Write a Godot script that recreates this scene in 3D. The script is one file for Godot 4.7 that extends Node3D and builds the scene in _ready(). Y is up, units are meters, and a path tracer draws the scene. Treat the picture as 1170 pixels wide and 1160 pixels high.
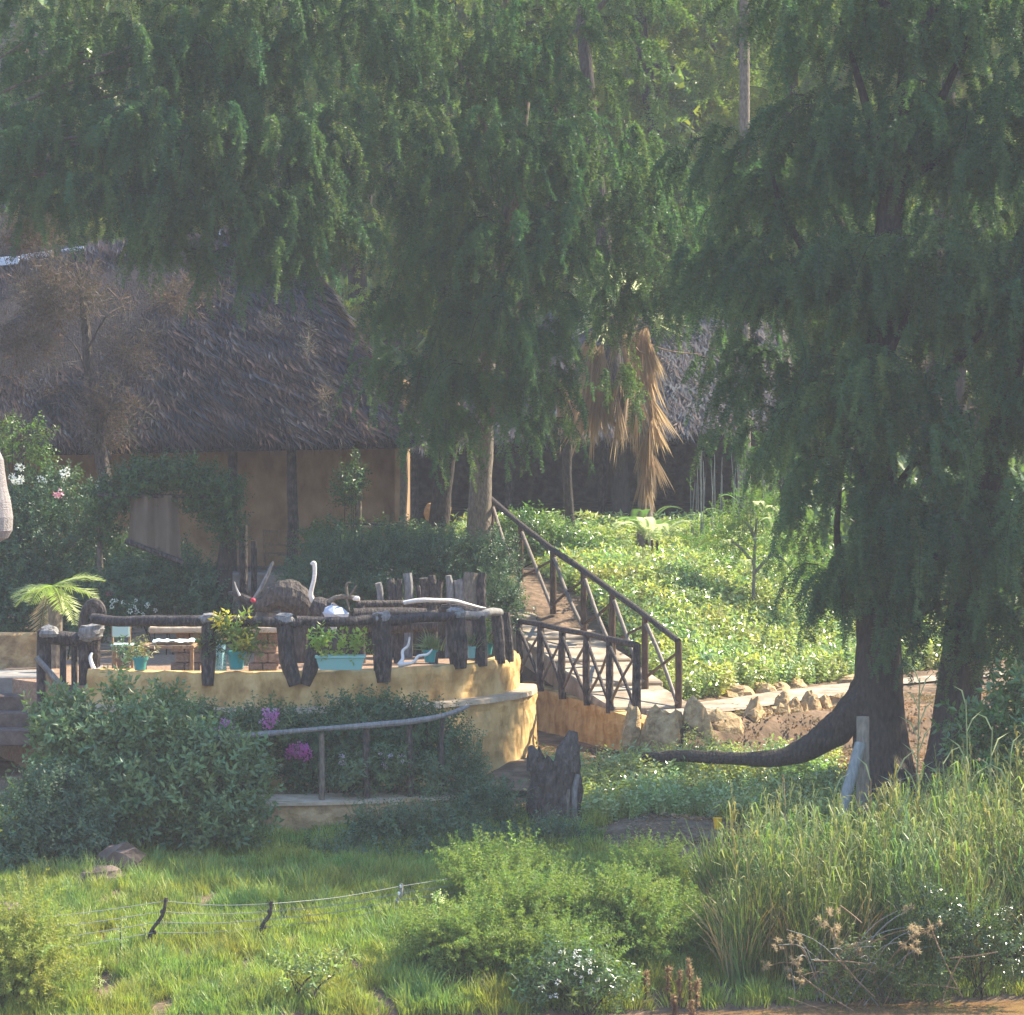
extends Node3D
# Riverside terrace under weeping acacias, seen across the river with a long lens.
# y up, metres; river surface at y = 0; the camera stands on the other bank at z = 0, eye 6 m above the water.

const F := 3735.0        # focal length in pixels of the 1170 x 1160 photograph
const EYE := 6.0
const HOR := 500.0       # picture row of the horizon

class Buf:
	var v := PackedVector3Array()
	var n := PackedVector3Array()
	func tri(a: Vector3, b: Vector3, c: Vector3) -> void:      # counter-clockwise seen from outside
		var m := (b - a).cross(c - a).normalized()
		v.append(a); v.append(c); v.append(b)
		n.append(m); n.append(m); n.append(m)
	func quad(a: Vector3, b: Vector3, c: Vector3, d: Vector3) -> void:
		tri(a, b, c); tri(a, c, d)
	func tris(a: Vector3, b: Vector3, c: Vector3, na: Vector3, nb: Vector3, nc: Vector3) -> void:
		v.append(a); v.append(c); v.append(b)
		n.append(na); n.append(nc); n.append(nb)
	func leaf(p: Vector3, d: Vector3, side: Vector3, length: float, width: float, fold := 0.0) -> void:
		var s := side * width * 0.5
		var m := p + d * length * 0.45
		var up := side.cross(d).normalized() * fold * width
		var tip := p + d * length
		if fold == 0.0:
			tri(p, m + s, tip); tri(p, tip, m - s)
		else:
			tri(p, m + s + up, m); tri(m, m + s + up, tip); tri(p, m, m - s + up); tri(m, tip, m - s + up)
	func mesh() -> ArrayMesh:
		var a := []
		a.resize(Mesh.ARRAY_MAX)
		a[Mesh.ARRAY_VERTEX] = v
		a[Mesh.ARRAY_NORMAL] = n
		var m := ArrayMesh.new()
		m.add_surface_from_arrays(Mesh.PRIMITIVE_TRIANGLES, a)
		return m

var rng := RandomNumberGenerator.new()
var noise := FastNoiseLite.new()
var M := {}      # materials
var L := {}      # shared leaf and blade meshes
var used := {}

func _ready() -> void:
	# camera: a long lens from across the river, held level and shifted down
	var cam := Camera3D.new()
	cam.name = "camera"
	cam.projection = Camera3D.PROJECTION_FRUSTUM
	cam.near = 1.0
	cam.far = 400.0
	cam.size = 1160.0 / F
	cam.frustum_offset = Vector2(0, -(580.0 - HOR) / F)
	cam.position = Vector3(0, EYE, 0)
	add_child(cam)
	cam.current = true
	# clear sky, sun high behind and to the right
	var env := Environment.new()
	env.background_mode = Environment.BG_SKY
	var sky := ProceduralSkyMaterial.new()
	sky.sky_top_color = Color(0.45, 0.6, 0.82)
	sky.sky_horizon_color = Color(0.88, 0.9, 0.9)
	sky.sky_curve = 0.15
	sky.ground_bottom_color = Color(0.2, 0.17, 0.12)
	sky.ground_horizon_color = Color(0.6, 0.6, 0.55)
	sky.energy_multiplier = 0.82
	sky.sun_angle_max = 1.0
	env.sky = Sky.new()
	env.sky.sky_material = sky
	env.tonemap_mode = Environment.TONE_MAPPER_LINEAR
	env.tonemap_exposure = 3.55
	env.fog_enabled = true
	env.fog_density = 0.0009
	env.fog_light_color = Color(0.97, 0.98, 1.0)
	env.sdfgi_enabled = true
	env.ssao_enabled = true
	env.ssil_enabled = true
	var we := WorldEnvironment.new()
	we.name = "environment"
	we.environment = env
	add_child(we)
	var sun := DirectionalLight3D.new()
	sun.name = "sun"
	sun.light_energy = 1.6
	sun.light_color = Color(1.0, 0.95, 0.86)
	sun.light_angular_distance = 0.55
	sun.shadow_enabled = true
	add_child(sun)
	sun.look_at_from_position(Vector3(0.68, 0.74, -0.35) * 50.0, Vector3.ZERO)
	noise.seed = 4
	noise.frequency = 0.01
	noise.fractal_octaves = 3
	make_materials()
	make_leaf_meshes()
	build_ground()
	build_terrace()
	build_stairs()
	build_huts()
	build_trees()
	build_palms()
	build_furniture()
	build_green()

func P(px: float, py: float, d: float) -> Vector3:              # the point at distance d seen at that pixel
	return Vector3((px - 585.0) / F * d, EYE - (py - HOR) / F * d, -d)

func G(px: float, py: float, lift := 0.0) -> Vector3:           # where that pixel's ray meets the ground
	var d := 32.0
	while d < 90.0:
		var p := P(px, py, d)
		if p.y <= height(p.x, d):
			return Vector3(p.x, height(p.x, d) + lift, -d)
		d += 0.05
	return P(px, py, 60.0)

func on_ground(px: float, d: float, lift := 0.0) -> Vector3:
	var x := (px - 585.0) / F * d
	return Vector3(x, height(x, d) + lift, -d)

func R(a: float, b: float) -> float:
	return rng.randf_range(a, b)

func table(t: Array, x: float) -> float:
	if x <= t[0][0]: return t[0][1]
	for i in range(1, t.size()):
		if x <= t[i][0]:
			return lerpf(t[i - 1][1], t[i][1], (x - t[i - 1][0]) / (t[i][0] - t[i - 1][0]))
	return t[-1][1]

const LOW := [[26.0, -1.6], [33.3, -0.35], [34.3, -0.03], [34.8, 0.16], [36.5, 0.5], [38.5, 0.82], [41.0, 1.12], [43.0, 1.36], [44.4, 1.6]]

func height(x: float, d: float) -> float:
	var ds := d - 0.22 * (x - 3.0) * clampf((41.0 - d) / 5.0, 0.0, 1.0)
	var low := table(LOW, ds)
	var df := 44.5 + clampf(x - 1.9, 0.0, 6.0) * 0.72 if x > 2.3 else 44.8 + (2.3 - x) * 3.6
	var dp := 46.9 + clampf(x - 2.2, 0.0, 9.0) * 1.45
	var high := 2.12 + 1.5 * smoothstep(dp, dp + 8.0, d) + maxf(0.0, d - 60.0) * 0.08
	if x < 0.9:                                                  # under and behind the terrace
		var left := lerpf(1.5, 3.62, smoothstep(49.2, 53.5, d)) + maxf(0.0, d - 60.0) * 0.08
		high = lerpf(left, high, smoothstep(-0.6, 0.9, x))
	high += maxf(0.0, d - 86.0) * 0.5
	var y := lerpf(low, high, smoothstep(df - 0.7, df, d))
	y += noise.get_noise_2d(x * 60.0, d * 60.0) * 0.05 * (1.0 if d < 44.0 else 0.25)
	if d < 43.0 and d > 37.0:                                    # the bare mound below the tree
		y += 0.16 * exp(-pow((x - 2.0) / 0.9, 2.0) - pow((d - 40.6) / 0.8, 2.0))
	return y

func numbered(n: String) -> String:
	if not used.has(n):
		used[n] = 0
		return n
	used[n] += 1
	return "%s_%03d" % [n, used[n]]

func thing(n: String, label: String, category: String, at := Vector3.ZERO, group := "") -> Node3D:
	var o := Node3D.new()
	o.name = numbered(n)
	add_child(o)
	o.position = at
	o.set_meta("label", label)
	o.set_meta("category", category)
	if group: o.set_meta("group", group)
	return o

func put(n: String, m: Mesh, mat: Material, parent: Node3D = null, local := false) -> MeshInstance3D:   # meshes are in world coordinates unless local
	var o := MeshInstance3D.new()
	o.mesh = m
	o.material_override = mat
	o.name = n if parent else numbered(n)
	if parent:
		parent.add_child(o, true)
		if not local:
			var base := Vector3.ZERO
			var q: Node = parent
			while q != self:
				base += q.position
				q = q.get_parent()
			o.position = -base
	else:
		add_child(o)
	return o

func tagged(o: Node, label: String, category: String, group := "", kind := "") -> Node:
	o.set_meta("label", label)
	o.set_meta("category", category)
	if group: o.set_meta("group", group)
	if kind: o.set_meta("kind", kind)
	return o

func structure(n: String, m: Mesh, mat: Material) -> MeshInstance3D:
	var o := put(n, m, mat)
	o.set_meta("kind", "structure")
	return o

func scatter(n: String, m: Mesh, mat: Material, places: Array, tints: PackedColorArray, parent: Node3D = null) -> MultiMeshInstance3D:
	var mm := MultiMesh.new()
	mm.transform_format = MultiMesh.TRANSFORM_3D
	mm.use_colors = true
	mm.mesh = m
	mm.instance_count = places.size()
	for i in places.size():
		mm.set_instance_transform(i, places[i])
		mm.set_instance_color(i, tints[i])
	var o := MultiMeshInstance3D.new()
	o.multimesh = mm
	o.material_override = mat
	o.set_meta("kind", "stuff")
	o.name = n if parent else numbered(n)
	if parent:
		parent.add_child(o, true)
		o.position = -parent.position
	else:
		add_child(o)
	return o

func facing(y: Vector3, spin: float, s: float, sy := -1.0) -> Basis:    # a basis whose y runs along that direction
	y = y.normalized()
	var x := y.cross(Vector3(0.31, 0.2, 0.93)).normalized()
	if absf(y.dot(Vector3(0.31, 0.2, 0.93))) > 0.96: x = y.cross(Vector3.RIGHT).normalized()
	x = x.rotated(y, spin)
	return Basis(x * s, y * (s if sy < 0.0 else sy), x.cross(y) * s)

func unit() -> Vector3:
	var z := R(-1, 1)
	var a := R(0, TAU)
	var r := sqrt(1.0 - z * z)
	return Vector3(r * cos(a), z, r * sin(a))

func tint(c: Color, spread: float, yellow := 0.0) -> Color:
	var k := 1.0 + R(-spread, spread)
	var w := R(-1, 1) * spread * 0.5 + yellow
	return Color(clampf(c.r * k * (1.0 + w), 0, 1), clampf(c.g * k, 0, 1), clampf(c.b * k * (1.0 - w * 0.7), 0, 1))

# ---------------------------------------------------------------- solid shapes
func tube(b: Buf, pts: Array, rad: Array, sides := 8, rough := 0.0, caps := true) -> void:
	var rings := []
	var norms := []
	var x := Vector3.ZERO
	for i in pts.size():
		var t: Vector3
		if i == 0: t = pts[1] - pts[0]
		elif i == pts.size() - 1: t = pts[i] - pts[i - 1]
		else: t = pts[i + 1] - pts[i - 1]
		t = t.normalized()
		if i == 0:
			x = t.cross(Vector3.FORWARD if absf(t.z) < 0.9 else Vector3.RIGHT).normalized()
		else:
			x = (x - t * x.dot(t)).normalized()
		var y := t.cross(x)
		var ring := PackedVector3Array()
		var nn := PackedVector3Array()
		for k in sides:
			var a := TAU * k / sides
			var o := x * cos(a) + y * sin(a)
			var r: float = rad[i]
			if rough > 0.0:
				var q: Vector3 = pts[i] + o * r
				r *= 1.0 + rough * noise.get_noise_3d(q.x * 260.0, q.y * 120.0, q.z * 260.0) + rough * 0.6 * noise.get_noise_3d(q.x * 900.0, q.y * 200.0, q.z * 900.0)
			ring.append(pts[i] + o * r)
			nn.append(o)
		rings.append(ring)
		norms.append(nn)
	for i in pts.size() - 1:
		for k in sides:
			var k2 := (k + 1) % sides
			var a: Vector3 = rings[i][k]
			var bb: Vector3 = rings[i][k2]
			var c: Vector3 = rings[i + 1][k2]
			var d: Vector3 = rings[i + 1][k]
			if rough > 0.12:
				b.quad(a, bb, c, d)
			else:
				b.tris(a, bb, c, norms[i][k], norms[i][k2], norms[i + 1][k2])
				b.tris(a, c, d, norms[i][k], norms[i + 1][k2], norms[i + 1][k])
	if caps:
		for k in range(1, sides - 1):
			b.tri(rings[0][0], rings[0][k + 1], rings[0][k])
			b.tri(rings[-1][0], rings[-1][k], rings[-1][k + 1])

func curve(pts: Array, per := 6) -> Array:                      # Catmull-Rom through the points
	var out := []
	for i in pts.size() - 1:
		var p0: Vector3 = pts[maxi(i - 1, 0)]
		var p1: Vector3 = pts[i]
		var p2: Vector3 = pts[i + 1]
		var p3: Vector3 = pts[mini(i + 2, pts.size() - 1)]
		for k in per:
			out.append(p1.cubic_interpolate(p2, p0, p3, float(k) / per))
	out.append(pts[-1])
	return out

func ramp_list(vals: Array, n: int) -> Array:                   # radii stretched over n points
	var out := []
	for i in n:
		var f := float(i) / (n - 1) * (vals.size() - 1)
		var k := mini(int(f), vals.size() - 2)
		out.append(lerpf(vals[k], vals[k + 1], f - k))
	return out

func log_mesh(pts: Array, radii: Array, sides := 9, rough := 0.1, per := 6) -> ArrayMesh:
	var b := Buf.new()
	var c := curve(pts, per)
	tube(b, c, ramp_list(radii, c.size()), sides, rough)
	return b.mesh()

func pole(a: Vector3, c: Vector3, r0: float, r1: float, sides := 8, rough := 0.08, bend := 0.0) -> ArrayMesh:
	var mid := (a + c) * 0.5 + unit() * bend
	return log_mesh([a, mid, c], [r0, (r0 + r1) * 0.5, r1], sides, rough, 5)

func block(b: Buf, xf: Transform3D, s: Vector3, bev := 0.012) -> void:    # a box with chamfered edges
	var h := s * 0.5
	bev = minf(bev, minf(h.x, minf(h.y, h.z)) * 0.6)
	var c := {}
	for sx in [-1, 1]:
		for sy in [-1, 1]:
			for sz in [-1, 1]:
				c[[sx, sy, sz, 0]] = xf * Vector3(sx * h.x, sy * (h.y - bev), sz * (h.z - bev))
				c[[sx, sy, sz, 1]] = xf * Vector3(sx * (h.x - bev), sy * h.y, sz * (h.z - bev))
				c[[sx, sy, sz, 2]] = xf * Vector3(sx * (h.x - bev), sy * (h.y - bev), sz * h.z)
	var mid := xf.origin
	for f in 3:
		for s1 in [-1, 1]:
			var q := []
			for k in [[-1, -1], [1, -1], [1, 1], [-1, 1]]:
				var i := [0, 0, 0, f]
				i[f] = s1; i[(f + 1) % 3] = k[0]; i[(f + 2) % 3] = k[1]
				q.append(c[i])
			out_quad(b, q, mid)
	for f in 3:
		var g := (f + 1) % 3
		var e := (f + 2) % 3
		for s1 in [-1, 1]:
			for s2 in [-1, 1]:
				var q := []
				for k in [[-1, f], [1, f], [1, g], [-1, g]]:
					var i := [0, 0, 0, k[1]]
					i[f] = s1; i[g] = s2; i[e] = k[0]
					q.append(c[i])
				out_quad(b, q, mid)
	for sx in [-1, 1]:
		for sy in [-1, 1]:
			for sz in [-1, 1]:
				out_tri(b, c[[sx, sy, sz, 0]], c[[sx, sy, sz, 1]], c[[sx, sy, sz, 2]], mid)

func out_tri(b: Buf, p: Vector3, q: Vector3, r: Vector3, mid: Vector3) -> void:
	if (q - p).cross(r - p).dot(p - mid) < 0.0: b.tri(p, r, q)
	else: b.tri(p, q, r)

func out_quad(b: Buf, q: Array, mid: Vector3) -> void:
	out_tri(b, q[0], q[1], q[2], mid)
	out_tri(b, q[0], q[2], q[3], mid)

func block_mesh(center: Vector3, s: Vector3, yaw := 0.0, bev := 0.012, tilt := 0.0) -> ArrayMesh:
	var b := Buf.new()
	block(b, Transform3D(Basis(Vector3.UP, yaw) * Basis(Vector3.FORWARD, tilt), center), s, bev)
	return b.mesh()

func beam_mesh(a: Vector3, c: Vector3, w: float, t: float, bev := 0.006) -> ArrayMesh:   # a plank from a to c
	var b := Buf.new()
	block(b, Transform3D(facing(c - a, 0.0, 1.0), (a + c) * 0.5), Vector3(w, (c - a).length(), t), bev)
	return b.mesh()

func rock_mesh(r: Vector3, seed_: int, jag := 0.35, rows := 7, cols := 10, sharp := 0.0) -> ArrayMesh:   # a lumpy faceted stone on its own base, local
	var b := Buf.new()
	var g := []
	for i in rows + 1:
		var row := []
		var th := PI * i / rows
		for k in cols:
			var ph := TAU * k / cols + (0.3 if i % 2 else 0.0)
			var u := Vector3(sin(th) * cos(ph), cos(th), sin(th) * sin(ph))
			var w := 1.0 + jag * noise.get_noise_3d(u.x * 70 + seed_ * 37.0, u.y * 70 + seed_ * 11.0, u.z * 70) + jag * 0.5 * noise.get_noise_3d(u.x * 200 + seed_ * 17.0, u.y * 200, u.z * 200 - seed_ * 23.0)
			var q := u * w
			q = Vector3(signf(q.x) * pow(absf(q.x), 0.75), signf(q.y) * pow(absf(q.y), 0.85), signf(q.z) * pow(absf(q.z), 0.75))
			if sharp > 0.0 and q.y > 0.0:
				q.x *= 1.0 - sharp * q.y
				q.z *= 1.0 - sharp * q.y
			row.append(q * r)
		g.append(row)
	for i in rows:
		for k in cols:
			var k2 := (k + 1) % cols
			b.tri(g[i][k], g[i][k2], g[i + 1][k2])
			b.tri(g[i][k], g[i + 1][k2], g[i + 1][k])
	return b.mesh()

func lathe(b: Buf, at: Vector3, prof: Array, sides := 20, squash := Vector3.ONE) -> void:   # profile of [radius, y]
	for i in prof.size() - 1:
		for k in sides:
			var a0 := TAU * k / sides
			var a1 := TAU * (k + 1) / sides
			var p := []
			for q in [[i, a0], [i, a1], [i + 1, a1], [i + 1, a0]]:
				p.append(at + Vector3(cos(q[1]) * prof[q[0]][0], prof[q[0]][1], -sin(q[1]) * prof[q[0]][0]) * squash)
			b.quad(p[0], p[1], p[2], p[3])

# ---------------------------------------------------------------- materials
func noise_tex(freq: float, ramp: Array, seed_: int, size := 512, kind := FastNoiseLite.TYPE_SIMPLEX_SMOOTH, octaves := 5, stretch := 1.0) -> NoiseTexture2D:
	var n := FastNoiseLite.new()
	n.noise_type = kind
	n.frequency = freq
	n.seed = seed_
	n.fractal_octaves = octaves
	n.fractal_gain = 0.58
	var t := NoiseTexture2D.new()
	t.width = size
	t.height = int(size * stretch)
	t.seamless = true
	t.noise = n
	if ramp:
		var g := Gradient.new()
		g.offsets = PackedFloat32Array()
		var off := PackedFloat32Array()
		var col := PackedColorArray()
		for r in ramp:
			off.append(r[0])
			col.append(Color(r[1], r[2], r[3]).linear_to_srgb())
		g.offsets = off
		g.colors = col
		t.color_ramp = g
	return t

func solid(ramp: Array, freq: float, scale: Vector3, rough: float, relief: float, relief_freq: float, seed_: int, relief_scale := Vector3.ZERO) -> StandardMaterial3D:
	var m := StandardMaterial3D.new()
	m.albedo_texture = noise_tex(freq, ramp, seed_)
	m.uv1_triplanar = true
	m.uv1_world_triplanar = true
	m.uv1_scale = scale
	m.roughness = rough
	m.metallic_specular = 0.3
	if relief > 0.0:
		m.heightmap_enabled = true
		m.heightmap_scale = relief
		m.heightmap_texture = noise_tex(relief_freq, [], seed_ + 7, 512)
	return m

func leafy(name_: String, rough: float, through: float, spec := 0.4) -> void:
	var m := StandardMaterial3D.new()
	m.vertex_color_use_as_albedo = true
	m.roughness = rough
	m.metallic_specular = spec
	m.backlight_enabled = true
	m.backlight = Color(through * 0.92, through, through * 0.5).linear_to_srgb()
	m.cull_mode = BaseMaterial3D.CULL_DISABLED
	M[name_] = m

func plain(c: Array, rough: float, spec := 0.4) -> StandardMaterial3D:
	var m := StandardMaterial3D.new()
	m.albedo_color = Color(c[0], c[1], c[2]).linear_to_srgb()
	m.roughness = rough
	m.metallic_specular = spec
	return m

func make_materials() -> void:
	M.plaster = solid([[0.0, 0.2, 0.115, 0.045], [0.36, 0.38, 0.24, 0.09], [0.5, 0.47, 0.31, 0.125], [0.66, 0.52, 0.355, 0.15], [1.0, 0.6, 0.44, 0.22]], 0.011, Vector3(0.5, 0.3, 0.5), 0.92, 1.8, 0.02, 3)
	M.plaster_old = solid([[0.0, 0.17, 0.11, 0.06], [0.4, 0.3, 0.2, 0.1], [0.7, 0.42, 0.29, 0.14], [1.0, 0.5, 0.38, 0.22]], 0.01, Vector3(0.6, 0.6, 0.6), 0.92, 2.4, 0.025, 5)
	M.ledge = solid([[0.0, 0.3, 0.22, 0.14], [0.5, 0.42, 0.33, 0.22], [1.0, 0.5, 0.42, 0.3]], 0.012, Vector3(0.7, 0.7, 0.7), 0.9, 1.2, 0.03, 8)
	M.concrete = solid([[0.0, 0.17, 0.13, 0.09], [0.4, 0.28, 0.225, 0.165], [0.6, 0.36, 0.3, 0.225], [1.0, 0.46, 0.39, 0.3]], 0.008, Vector3(0.4, 0.4, 0.4), 0.9, 0.7, 0.04, 9)
	M.grey_concrete = solid([[0.0, 0.13, 0.12, 0.105], [0.5, 0.2, 0.185, 0.16], [1.0, 0.3, 0.28, 0.25]], 0.01, Vector3(0.5, 0.5, 0.5), 0.9, 0.5, 0.04, 10)
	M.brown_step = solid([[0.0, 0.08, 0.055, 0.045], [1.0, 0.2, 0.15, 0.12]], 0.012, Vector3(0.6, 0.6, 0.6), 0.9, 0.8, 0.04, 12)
	M.stone = solid([[0.0, 0.14, 0.095, 0.05], [0.45, 0.33, 0.23, 0.12], [0.75, 0.46, 0.34, 0.18], [1.0, 0.5, 0.42, 0.28]], 0.012, Vector3(1.1, 1.1, 1.1), 0.9, 1.5, 0.03, 14)
	M.brick = solid([[0.0, 0.16, 0.095, 0.06], [1.0, 0.34, 0.24, 0.16]], 0.02, Vector3(1.2, 1.2, 1.2), 0.9, 1.0, 0.04, 15)
	M.soil = solid([[0.0, 0.05, 0.036, 0.022], [0.4, 0.115, 0.078, 0.048], [0.65, 0.18, 0.12, 0.075], [1.0, 0.24, 0.17, 0.11]], 0.012, Vector3(0.35, 0.35, 0.35), 0.95, 3.0, 0.03, 16)
	M.bark = solid([[0.0, 0.02, 0.016, 0.013], [0.5, 0.05, 0.04, 0.032], [1.0, 0.11, 0.09, 0.07]], 0.02, Vector3(1.6, 0.5, 1.6), 0.92, 3.0, 0.03, 18)
	M.bark_pale = solid([[0.0, 0.08, 0.065, 0.05], [0.5, 0.17, 0.14, 0.105], [1.0, 0.28, 0.24, 0.18]], 0.02, Vector3(1.8, 0.6, 1.8), 0.9, 2.0, 0.03, 19)
	M.dark_wood = solid([[0.0, 0.016, 0.013, 0.012], [0.42, 0.035, 0.028, 0.026], [0.6, 0.075, 0.06, 0.052], [1.0, 0.16, 0.135, 0.115]], 0.022, Vector3(1.8, 0.5, 1.8), 0.7, 2.5, 0.04, 20)
	M.rail_wood = solid([[0.0, 0.035, 0.022, 0.014], [0.5, 0.075, 0.045, 0.028], [1.0, 0.15, 0.085, 0.05]], 0.015, Vector3(1.8, 0.6, 1.8), 0.55, 0.8, 0.04, 21)
	M.brace_wood = solid([[0.0, 0.08, 0.065, 0.05], [1.0, 0.24, 0.2, 0.16]], 0.015, Vector3(1.8, 0.9, 1.8), 0.45, 0.5, 0.04, 22)
	M.grey_wood = solid([[0.0, 0.09, 0.085, 0.08], [0.5, 0.2, 0.19, 0.175], [1.0, 0.36, 0.34, 0.31]], 0.02, Vector3(2.0, 0.6, 2.0), 0.8, 1.2, 0.05, 23)
	M.stump = solid([[0.0, 0.03, 0.025, 0.022], [0.5, 0.075, 0.062, 0.052], [0.8, 0.14, 0.115, 0.095], [1.0, 0.22, 0.19, 0.16]], 0.02, Vector3(1.6, 0.6, 1.6), 0.95, 4.0, 0.025, 24)
	M.white_wood = solid([[0.0, 0.5, 0.46, 0.4], [1.0, 0.78, 0.74, 0.68]], 0.02, Vector3(2, 2, 2), 0.6, 0.4, 0.05, 25)
	M.bone = plain([0.75, 0.72, 0.64], 0.45)
	M.tan_wood = solid([[0.0, 0.14, 0.085, 0.045], [0.5, 0.26, 0.165, 0.09], [1.0, 0.36, 0.25, 0.15]], 0.02, Vector3(1.6, 0.6, 1.6), 0.75, 0.8, 0.05, 26)
	M.hut_wall = solid([[0.0, 0.2, 0.12, 0.06], [0.5, 0.31, 0.195, 0.1], [1.0, 0.4, 0.27, 0.15]], 0.008, Vector3(0.5, 0.3, 0.5), 0.95, 1.0, 0.03, 27)
	M.hut_dark = solid([[0.0, 0.03, 0.024, 0.02], [1.0, 0.075, 0.06, 0.05]], 0.01, Vector3(0.5, 0.5, 0.5), 0.95, 1.0, 0.03, 28)
	M.canvas = solid([[0.0, 0.1, 0.078, 0.055], [1.0, 0.16, 0.125, 0.09]], 0.01, Vector3(0.8, 0.3, 0.8), 0.9, 0.3, 0.05, 29)
	M.thatch_base = solid([[0.0, 0.02, 0.016, 0.016], [1.0, 0.06, 0.05, 0.05]], 0.03, Vector3(1, 0.4, 1), 1.0, 3.0, 0.05, 30)
	M.sheet_metal = plain([0.55, 0.58, 0.6], 0.4, 0.5)
	M.teal = plain([0.03, 0.24, 0.23], 0.4, 0.5)
	M.teal_pale = plain([0.2, 0.42, 0.38], 0.45, 0.5)
	M.mint = plain([0.42, 0.6, 0.52], 0.6)
	M.cloth_blue = solid([[0.0, 0.25, 0.5, 0.55], [0.48, 0.34, 0.6, 0.66], [0.52, 0.7, 0.8, 0.82], [1.0, 0.8, 0.86, 0.88]], 0.06, Vector3(1.6, 1.6, 1.6), 0.85, 0.0, 0.0, 31)
	M.cloth_print = solid([[0.0, 0.03, 0.16, 0.17], [0.44, 0.06, 0.28, 0.28], [0.5, 0.62, 0.74, 0.74], [0.62, 0.5, 0.68, 0.68], [0.66, 0.05, 0.2, 0.26], [1.0, 0.12, 0.36, 0.36]], 0.05, Vector3(1.5, 1.5, 1.5), 0.85, 0.0, 0.0, 32)
	M.napkin = plain([0.8, 0.8, 0.78], 0.8)
	M.plumage = solid([[0.0, 0.3, 0.34, 0.4], [1.0, 0.5, 0.54, 0.6]], 0.03, Vector3(2, 0.7, 2), 0.8, 0.6, 0.05, 33)
	M.yellow_plastic = plain([0.75, 0.42, 0.03], 0.5)
	M.red_plastic = plain([0.5, 0.03, 0.05], 0.5)
	M.wire = plain([0.25, 0.25, 0.23], 0.4, 0.6)
	M.wire.metallic = 0.6
	M.sacking = solid([[0.0, 0.2, 0.18, 0.165], [1.0, 0.38, 0.34, 0.32]], 0.03, Vector3(1.5, 1.5, 1.5), 1.0, 1.5, 0.06, 34)
	M.grey_post = solid([[0.0, 0.14, 0.12, 0.09], [1.0, 0.34, 0.3, 0.23]], 0.02, Vector3(2, 0.5, 2), 0.85, 0.6, 0.05, 35)
	M.strut = solid([[0.0, 0.14, 0.15, 0.13], [0.5, 0.22, 0.23, 0.205], [1.0, 0.34, 0.35, 0.32]], 0.02, Vector3(2, 0.6, 2), 0.8, 0.6, 0.05, 36)
	M.green_stem = plain([0.16, 0.2, 0.08], 0.6)
	var w := StandardMaterial3D.new()
	w.albedo_color = Color(0.22, 0.125, 0.055).linear_to_srgb()
	w.roughness = 0.12
	w.heightmap_enabled = true
	w.heightmap_scale = 1.2
	w.heightmap_texture = noise_tex(0.02, [], 51)
	w.uv1_triplanar = true
	w.uv1_world_triplanar = true
	w.uv1_scale = Vector3(0.3, 0.3, 0.3)
	M.water = w
	leafy("feather", 0.5, 1.0, 0.35)
	leafy("leaf", 0.42, 0.85, 0.45)
	leafy("glossy", 0.28, 0.95, 0.7)
	leafy("blade", 0.45, 0.8, 0.4)
	leafy("dry", 0.75, 0.45, 0.25)
	leafy("straw", 0.35, 0.35, 0.5)
	leafy("petal", 0.7, 0.8, 0.2)

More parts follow.
